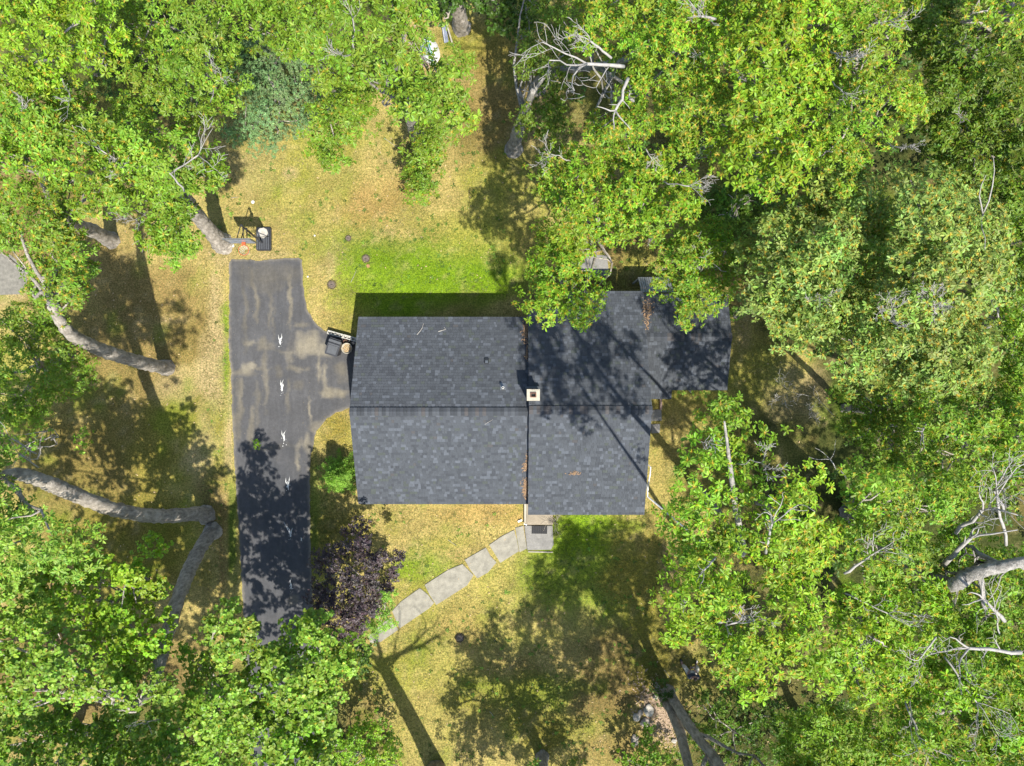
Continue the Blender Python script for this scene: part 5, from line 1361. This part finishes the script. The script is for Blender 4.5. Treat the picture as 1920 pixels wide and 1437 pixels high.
dead_branch(t, (1370, 1070, 19.4), (1330, 1080, 19.4), .05, 0, 63)
dead_branch(t, (1410, 880, 18.6), (1440, 872, 18.7), .03, 2, 64)
t = tree('bright oak standing right of the narrow oak with the white leader', [[(1462, 892), (1502, 898), (1520, 890), (1546, 930), (1530, 968), (1562, 982), (1552, 1042), (1502, 1082), (1442, 1082), (1392, 1045), (1415, 990), (1430, 940), (1480, 930)]], 'yellow', ztop=19, zedge=16.8, scale=.86, r=.13, limbs=0, seed=26, group=G_R, hot=.6, hole=-.22)
dead_branch(t, (1470, 1060, 19.2), (1462, 990, 19.6), .07, 1, 65)
t = tree('green oak with a bare twig at the dark hollow of the right-hand wood', [[(1572, 872), (1642, 872), (1722, 902), (1822, 892), (1832, 932), (1782, 962), (1722, 992), (1732, 1062), (1692, 1102), (1622, 1092), (1582, 1042), (1572, 982), (1602, 940)]], 'mid', ztop=15.8, zedge=13.4, seed=27, group=G_R, hot=.5, hole=-.26)
dead_branch(t, (1625, 910, 15), (1570, 865, 15), .035, 0, 66)
t = tree('wide yellow green oak above the person at the lawn edge', [[(1215, 1042), (1332, 1038), (1442, 1082), (1552, 1082), (1562, 1182), (1592, 1242), (1562, 1292), (1502, 1262), (1442, 1250), (1412, 1310), (1372, 1318), (1365, 1265), (1338, 1245), (1305, 1212), (1292, 1182), (1262, 1205), (1242, 1172), (1255, 1140), (1218, 1100)]], 'yellow', ztop=19, zedge=16.8, scale=.86, r=.13, limbs=0, seed=28, group=G_R, hot=.45, ramp_px=70, hole=-.2, under=.42, dens=.9)
dead_branch(t, (1300, 1150, 18.6), (1290, 1140, 18.6), .03, 1, 67)
dead_branch(t, (1375, 1200, 19.2), (1395, 1180, 19.2), .06, 2, 68)
t = tree('yellow oak right of the person with a spray of bare twigs', [[(1562, 1092), (1692, 1102), (1762, 1102), (1782, 1182), (1742, 1252), (1702, 1322), (1622, 1332), (1602, 1272), (1562, 1202)]], 'yellow', ztop=14.5, zedge=12, seed=29, group=G_R, hot=.5)
dead_branch(t, (1600, 1085, 14.8), (1640, 1040, 15), .06, 2, 69, ln=.9, up=.6)
dead_branch(t, (1620, 1135, 14.6), (1680, 1160, 14.6), .05, 2, 70)
dead_branch(t, (1672, 1225, 14), (1640, 1218, 14.2), .03, 1, 71)
t = tree('oak with thick pale forked limbs at the right edge', [[(1742, 1010), (1802, 965), (1842, 1000), (1822, 1050), (2000, 1000), (2000, 1200), (1862, 1200), (1782, 1182), (1742, 1102)]], 'mid', ztop=12, zedge=10.5, seed=30, group=G_R, hot=.4, hole=-.05, trunk=[(1590, 960, 0, .34), (1640, 1010, 5, .3), (1765, 1092, 12, .22), (1822, 1076, 13.2, .2), (1880, 1062, 13.8, .17), (1960, 1045, 14.3, .13)], bark='bark_pale')
dead_branch(t, (1812, 1078, 13), (1838, 1015, 14), .17, 0, 72)
dead_branch(t, (1838, 1015, 14), (1862, 962, 14.8), .13, 1, 73)
dead_branch(t, (1940, 1040, 15), (1890, 935, 15.4), .09, 2, 74)
dead_branch(t, (1935, 970, 15), (1885, 925, 15.6), .09, 2, 75)
dead_branch(t, (1935, 1190, 14.4), (1862, 1132, 14.4), .12, 0, 76)
dead_branch(t, (1925, 1215, 14.4), (1885, 1150, 14.6), .05, 1, 77)
t = tree('yellow green oak in the bottom right corner with a large bare crooked limb', [[(1702, 1322), (1742, 1242), (1802, 1192), (2000, 1202), (2000, 1500), (1702, 1500), (1652, 1402)]], 'bright', ztop=13, zedge=11, seed=31, group=G_R, hot=.5, hole=-.2)
dead_branch(t, (1930, 1232, 14.2), (1815, 1215, 14.8), .09, 2, 78, ln=1.3, up=.8)
dead_branch(t, (1800, 1222, 14.8), (1738, 1250, 14.4), .06, 2, 79)
dead_branch(t, (1815, 1260, 14.2), (1850, 1330, 14), .06, 2, 80)
dead_branch(t, (1745, 1335, 13.6), (1725, 1370, 13.8), .04, 1, 81)
dead_branch(t, (1735, 1340, 13.4), (1744, 1410, 13.2), .06, 1, 82)
t = tree('low green maple with lime leaves beside the grey leaning trunk at lower left', [[(60, 1062), (180, 1045), (262, 1062), (305, 1100), (315, 1135), (325, 1190), (282, 1252), (245, 1270), (200, 1245), (150, 1185), (80, 1155)], ([(250, 1030), (282, 1010), (302, 1018), (292, 1042), (268, 1048)], (4, 3))], 'lime', 'maple', ztop=11, zedge=8.5, seed=32, name='maple_tree', hot=.05, group=None, hole=-.18)
t = tree('tall green oak at the left edge that carries the long bent bare trunk', [[(-200, 800), (-60, 822), (-8, 840), (-12, 915), (30, 935), (75, 955), (118, 975), (155, 995), (184, 1022), (180, 1060), (130, 1075), (60, 1062), (-60, 1070), (-200, 1040)]], 'pale', ztop=16.5, zedge=14, seed=33, limb_from=.88, group=G_L, hot=0.10, trunk=[(388, 966, 0, .36), (362, 964, 1.6, .32), (300, 968, 4.2, .29), (225, 958, 6.8, .275), (150, 932, 9, .265), (95, 908, 10.6, .25), (35, 890, 12, .21), (-30, 900, 13.6, .12)])
dead_branch(t, (26, 885, 13), (18, 855, 13.6), .05, 1, 83)
dead_branch(t, (20, 858, 13.6), (-5, 820, 14.2), .05, 0, 84)
t = tree('pale green oak at the left edge below the long bent trunk', [[(-330, 1000), (-60, 1040), (60, 1070), (100, 1140), (150, 1190), (205, 1255), (290, 1262), (335, 1300), (300, 1342), (235, 1375), (200, 1330), (120, 1300), (60, 1340), (-60, 1320), (-330, 1330)]], 'pale', 'maple', ztop=13.5, zedge=10.5, seed=34, limb_from=.85, group=G_L, hot=0.12, trunk=[(400, 994, 0, .34), (378, 1024, 2, .30), (350, 1080, 4.6, .29), (325, 1150, 7, .26), (302, 1235, 9, .22), (282, 1300, 10.4, .14), (240, 1330, 11.5, .06)])
t = tree('dark low tree in the bottom left corner', [[(-60, 1345), (20, 1340), (70, 1320), (120, 1320), (170, 1340), (240, 1320), (255, 1400), (205, 1500), (-60, 1500)]], 'green', 'maple', ztop=6.5, zedge=4.5, seed=35, name='maple_tree', hot=0, hole=-.15)
t = tree('large green oak at the bottom edge left of the driveway end', [[(232, 1380), (300, 1342), (345, 1300), (342, 1240), (362, 1222), (388, 1232), (382, 1190), (392, 1150), (422, 1130), (458, 1142), (482, 1170), (488, 1225), (480, 1300), (470, 1500), (200, 1500)]], 'pale', 'maple', ztop=11, zedge=8.5, seed=36, group=G_L, under=.42, hot=0.12, hole=-.22)
dead_branch(t, (268, 1380, 11), (262, 1365, 11.2), .035, 1, 85)
t = tree('large green oak hiding the near end of the driveway', [[(490, 1225), (520, 1200), (545, 1180), (552, 1130), (578, 1135), (588, 1155), (605, 1170), (615, 1210), (668, 1205), (690, 1228), (650, 1255), (632, 1290), (622, 1350), (618, 1400), (600, 1500), (472, 1500), (480, 1300)]], 'pale', 'maple', ztop=10.5, zedge=8, seed=37, group=G_L, under=.4, dens=.9, hot=0.12, hole=-.22)
t = tree('low bright bush in the shade at the bottom edge beside the front lawn', [[(615, 1390), (660, 1352), (700, 1335), (742, 1375), (748, 1437), (735, 1500), (600, 1500)]], 'lime', 'low', ztop=3.6, zedge=2, seed=38, name='bush', cat='bush', hot=0, limbs=3, r=.06)
t = tree('purple leaved ornamental tree between the driveway and the front walk', [[(648, 985), (668, 978), (682, 1000), (700, 1025), (705, 1045), (748, 1045), (757, 1072), (737, 1092), (722, 1120), (702, 1140), (682, 1190), (668, 1222), (642, 1218), (602, 1190), (582, 1150), (578, 1112), (602, 1082), (590, 1058), (602, 1032), (640, 1020)]], 'purple', 'purple', ztop=5.6, zedge=3.4, seed=39, name='purple_tree', hot=0, sp=19.5, hole=-.27, ramp_px=40, limbs=3, r=.10, under=.65, dens=1.0)
t = tree('young light green tree at the end of the front walk', [[(735, 1100), (746, 1118), (737, 1148), (742, 1168), (716, 1194), (690, 1194), (680, 1172), (702, 1142), (712, 1112)]], 'young', 'young', ztop=3.2, zedge=1.8, seed=40, name='young_tree', hot=0, sp=13, hole=-.4, ramp_px=30, limbs=4, r=.05)
t = tree('dark leafed low bush where the purple tree meets the driveway oak', [[(640, 1225), (690, 1205), (702, 1232), (680, 1262), (660, 1275), (640, 1262)]], 'deep', 'low', ztop=3, zedge=2, seed=41, name='bush', cat='bush', hot=0, limbs=2, r=.05)
t = tree('low green bush hiding the feet of the twin trunks', [[(1225, 1278), (1255, 1272), (1258, 1300), (1245, 1330), (1228, 1318)]], 'deep', 'low', ztop=1.2, zedge=.8, seed=42, name='bush', cat='bush', hot=0, limbs=2, r=.04, sp=14, scale=.8)
t = tree('low green bush at the bottom edge below the pale boulders', [[(1165, 1420), (1200, 1395), (1212, 1370), (1228, 1372), (1232, 1400), (1285, 1420), (1300, 1500), (1150, 1500)]], 'green', 'low', ztop=2.4, zedge=1.5, seed=43, name='bush', cat='bush', hot=0, limbs=3, r=.05, sp=20)
t = tree('broad dark bush behind the twin trunks', [[(1290, 1330), (1330, 1290), (1400, 1300), (1480, 1310), (1520, 1360), (1480, 1430), (1440, 1500), (1320, 1500), (1330, 1440), (1290, 1380)]], 'dark', 'low', ztop=3, zedge=2, seed=44, name='bush', cat='bush', hot=0, limbs=4, r=.06, sp=24)
t = tree('mid green low tree at the bottom edge between the twin trunks and the corner oak', [[(1480, 1340), (1560, 1330), (1650, 1360), (1690, 1420), (1690, 1500), (1470, 1500)]], 'mid', 'oak', ztop=8, zedge=6, seed=45, name='leafy_tree', hot=.2)
t = tree('low shrub with bright leaves in the shaded grass at the left', [[(18, 812), (60, 800), (96, 800), (100, 815), (70, 840), (30, 865)], [(142, 832), (172, 806), (178, 830), (165, 868), (138, 900), (130, 880)]], 'lime', 'low', ztop=2.2, zedge=1.6, seed=46, name='shrub', cat='shrub', hot=0, limbs=3, r=.03, sp=20, under=0, dens=.45, hole=-.05)
t = tree('deep green bush in the hollow between the rear oaks and the wing', [[(1330, 360), (1400, 340), (1450, 385), (1420, 430), (1380, 440), (1330, 410)]], 'dark', 'low', ztop=2.5, zedge=1.2, seed=47, name='bush', cat='bush', hot=0, limbs=3, r=.05, sp=22)
t = tree('small fern like tuft of leaves under the rake end of the wing', [[(1370, 585), (1385, 575), (1390, 600), (1375, 606)]], 'young', 'low', ztop=.9, zedge=.5, seed=48, name='shrub', cat='shrub', hot=0, limbs=1, r=.03, sp=12, under=0, scale=.7)
t = tree('low row of grassy weeds under the front eave of the wing', [[(1262, 728), (1300, 729), (1345, 729), (1350, 740), (1300, 744), (1262, 742)]], 'young', 'low', ztop=.5, zedge=.3, seed=49, name='shrub', cat='shrub', hot=0, limbs=0, r=.03, sp=14, under=0, scale=.6)
t = tree('tiny yellow green weed growing out of the driveway', [[(470, 828), (484, 828), (484, 839), (470, 839)]], 'yellow', 'low', ztop=.35, zedge=.25, seed=50, name='weed', cat='weed', hot=0, limbs=0, r=.015, sp=8, under=0, scale=.55)
# undergrowth under the wood on the right and along the top
UG = [[(1400, 300), (1960, 300), (1960, 1437), (1540, 1437), (1560, 880), (1640, 760), (1560, 700), (1440, 640)], [(1080, -40), (1960, -40), (1960, 330), (1400, 330), (1080, 250)], [(-60, -60), (520, -60), (440, 200), (180, 260), (-60, 320)], [(1300, 1320), (1560, 1320), (1560, 1480), (1320, 1480)], [(200, 1300), (640, 1300), (620, 1480), (180, 1480)]]
Ps = np.concatenate([puff_points(p, 46, 1.1, .5, 60, -.12, 900 + i) for i, p in enumerate(UG)])
rgu = np.random.default_rng(77)
idx = np.repeat(np.arange(len(Ps)), 9)
dd = unit(rgu.normal(0, 1, (len(idx), 3))); dd[:, 2] = np.abs(dd[:, 2])
Cu = Ps[idx] + dd * rgu.uniform(.15, .75, (len(idx), 1)) * np.array((1, 1, .4))
me = leaves_mesh(Cu, unit(dd * .4 + np.array((0, 0, 1.0))), 6, .17, .6, np.array(PAL['deep']) * 1.1 * np.exp(rgu.normal(0, .2, (len(Cu), 1))), 'oval', None, seed=5)
me.name = 'undergrowth'
tag(link('undergrowth', me, None, M['leaf']), 'dark low undergrowth covering the woodland floor', None, None, 'stuff')

# conifer by the garage wall: tiers of drooping sprays
def conifer(u, v, r, h_, label):
    q_ = at(u, v, 1.5); e = empty('conifer', (q_.x, q_.y, 0), label, 'conifer')
    mb = MB(); mb.tube([V3(q_.x, q_.y, -.1), V3(q_.x + .04, q_.y, h_ * .5), V3(q_.x, q_.y, h_)], [.07, .05, .012], 8); mb.build('trunk', M['bark'], e, True)
    rg = random.Random(4); C, A, T = [], [], []
    for tier in range(8):
        z0 = .35 + (h_ - .5) * tier / 7; Rr = r * (1 - tier / 8.3) ** .8
        nb_ = 9 - tier // 2
        for k in range(nb_):
            a_ = 2 * math.pi * (k + rg.random() * .7) / nb_ + tier; L_ = Rr * rg.uniform(.7, 1.15)
            d = V3(math.cos(a_), math.sin(a_), 0); p = V3(-d.y, d.x, 0)
            for s_ in range(11):
                t = (s_ + 1) / 11
                for side in (-1, 0, 1):
                    w_ = side * .42 * L_ * (1 - t) * rg.uniform(.5, 1.1)
                    C.append(V3(q_.x, q_.y, z0) + d * (L_ * t) + p * w_ + V3(0, 0, -.25 * t * t + .12 * t + rg.uniform(-.03, .03))); A.append((d + V3(0, 0, .6) + p * side * .6).normalized()); T.append(1.0 if rg.random() < .8 else 1.3)
    tone = np.array(T)[:, None]
    me = leaves_mesh(np.array([tuple(c) for c in C]), np.array([tuple(a) for a in A]), 8, .13, .16, np.array((.18, .32, .045)) * tone, 'oval', None, lo=-.1, hi=.9, jit=.18, seed=9)
    me.name = 'crown'; link('crown', me, e, M['leaf_dull'])
conifer(632, 892, 1.2, 2.7, 'bright lime green conifer against the left wall of the garage')
# bare little shrub by the front step
bs = empty('bare_shrub', at(1041, 972), 'leafless brown shrub at the right corner of the front step', 'shrub')
for k in range(9):
    q_ = at(1041, 978); mb = MB(); a_ = k * .7
    dead_fork(mb, V3(q_.x, q_.y, 0), V3(math.cos(a_) * .35, math.sin(a_) * .35 + .15, 1), .7, .014, 1, k + 3, 1)
    mb.build('stem', M['bark'], bs)

# trees standing just outside the picture at the bottom, whose shadows fall across the front lawn
tree('tall oak just below the bottom left corner of the picture', [[(-120, 1480), (20, 1460), (180, 1465), (320, 1470), (340, 1600), (260, 1760), (60, 1780), (-120, 1700)]], 'green', 'maple', ztop=14, zedge=11, seed=53, group=None, hot=0, under=.45)
bt = empty('bare_tree', at(818, 1443), 'tall bare tree at the bottom edge whose forked shadow crosses the front lawn', 'tree')
q_ = at(818, 1443); q_.z = 0
mb = MB(); pth = [q_ + V3(0, 0, -.2), q_ + V3(.05, 0, 3), q_ + V3(0, .1, 7), q_ + V3(-.1, .1, 10.5)]; mb.tube(pth, [.5, .37, .33, .27], 12, wob=.2); mb.build('trunk', M['bark'], bt, True)
for k, (dx_, dy_, dz_, r0) in enumerate(((-.25, -.5, 1.2, .15), (.75, .1, .75, .15), (.2, .3, 1.3, .13), (-.6, .3, .7, .09), (1.2, .6, .6, .09))):
    mb = MB(); dead_fork(mb, pth[-1] - V3(0, 0, (.0, .2, .1, 1.6, 1.0)[k]), V3(dx_, dy_, dz_), (4.2, 4.6, 5.0, 2.4, 3.4)[k], r0, 1, k + 40, .6)
    mb.build('limb', M['bark'], bt, True)
tree('small round oak at the bottom edge whose blotchy shadow lies on the front lawn', [[(870, 1620), (900, 1520), (960, 1462), (1040, 1445), (1120, 1462), (1180, 1530), (1190, 1620), (1150, 1700), (1030, 1730), (920, 1700)]], 'mid', ztop=7.5, zedge=5.5, seed=51, group=None, trunk=[(1017, 1420, 0, .27), (1017, 1450, 2, .24), (1020, 1500, 4, .18), (1028, 1560, 6.5, .08)], hot=.2)
tw = tree('oak with twin grey trunks rising from the wooded bottom edge', [[(1230, 1620), (1260, 1500), (1340, 1470), (1440, 1470), (1560, 1500), (1640, 1560), (1660, 1700), (1560, 1850), (1400, 1880), (1270, 1800)], [(1130, 1650), (1180, 1560), (1260, 1540), (1280, 1700), (1240, 1780), (1150, 1740)]], 'mid', ztop=13, zedge=10, seed=52, group=None, hole=-.32, trunk=[(1254, 1296, 0, .24), (1268, 1322, 2.2, .22), (1300, 1372, 5, .2), (1352, 1440, 8.2, .18), (1400, 1540, 11.5, .1)], hot=.2)
mb = MB(); mb.tube([at(1246, 1312, -.2), at(1258, 1330, 1.5), at(1276, 1375, 4), at(1292, 1440, 7), at(1310, 1540, 10.5)], [.30, .24, .21, .18, .1], 12, wob=.2); mb.build('trunk', M['bark'], tw, True)

# weeds in the lawn
rw = np.random.default_rng(5)
wp = []
while len(wp) < 650:
    u, v = rw.uniform(390, 1330), rw.uniform(210, 1430)
    if (425 < u < 665 and v > 480) or (655 < u < 1375 and 540 < v < 960) or (960 < u < 1045 and v < 1040) or (abs((v - 1207) + (u - 690) * .69) < 52 and 685 < u < 985 and 980 < v < 1225): continue
    if noise.noise(V3(u * .02, v * .02, 3)) + rw.normal(0, .25) < .12: continue
    wp.append(tuple(at(u, v, .02)))
wp = np.array(wp); wp[:, 2] = .02
me = leaves_mesh(wp, unit(np.array([0, 0, 1.0]) + rw.normal(0, .15, wp.shape)), 7, .11, .4, np.array((.085, .15, .018)) * np.exp(rw.normal(0, .3, (len(wp), 1))), 'oval', None, lo=0, hi=.5, seed=8)
me.name = 'weeds'
tag(link('weeds', me, None, M['leaf_dull']), 'small green weeds scattered through the dry lawn', None, None, 'stuff')
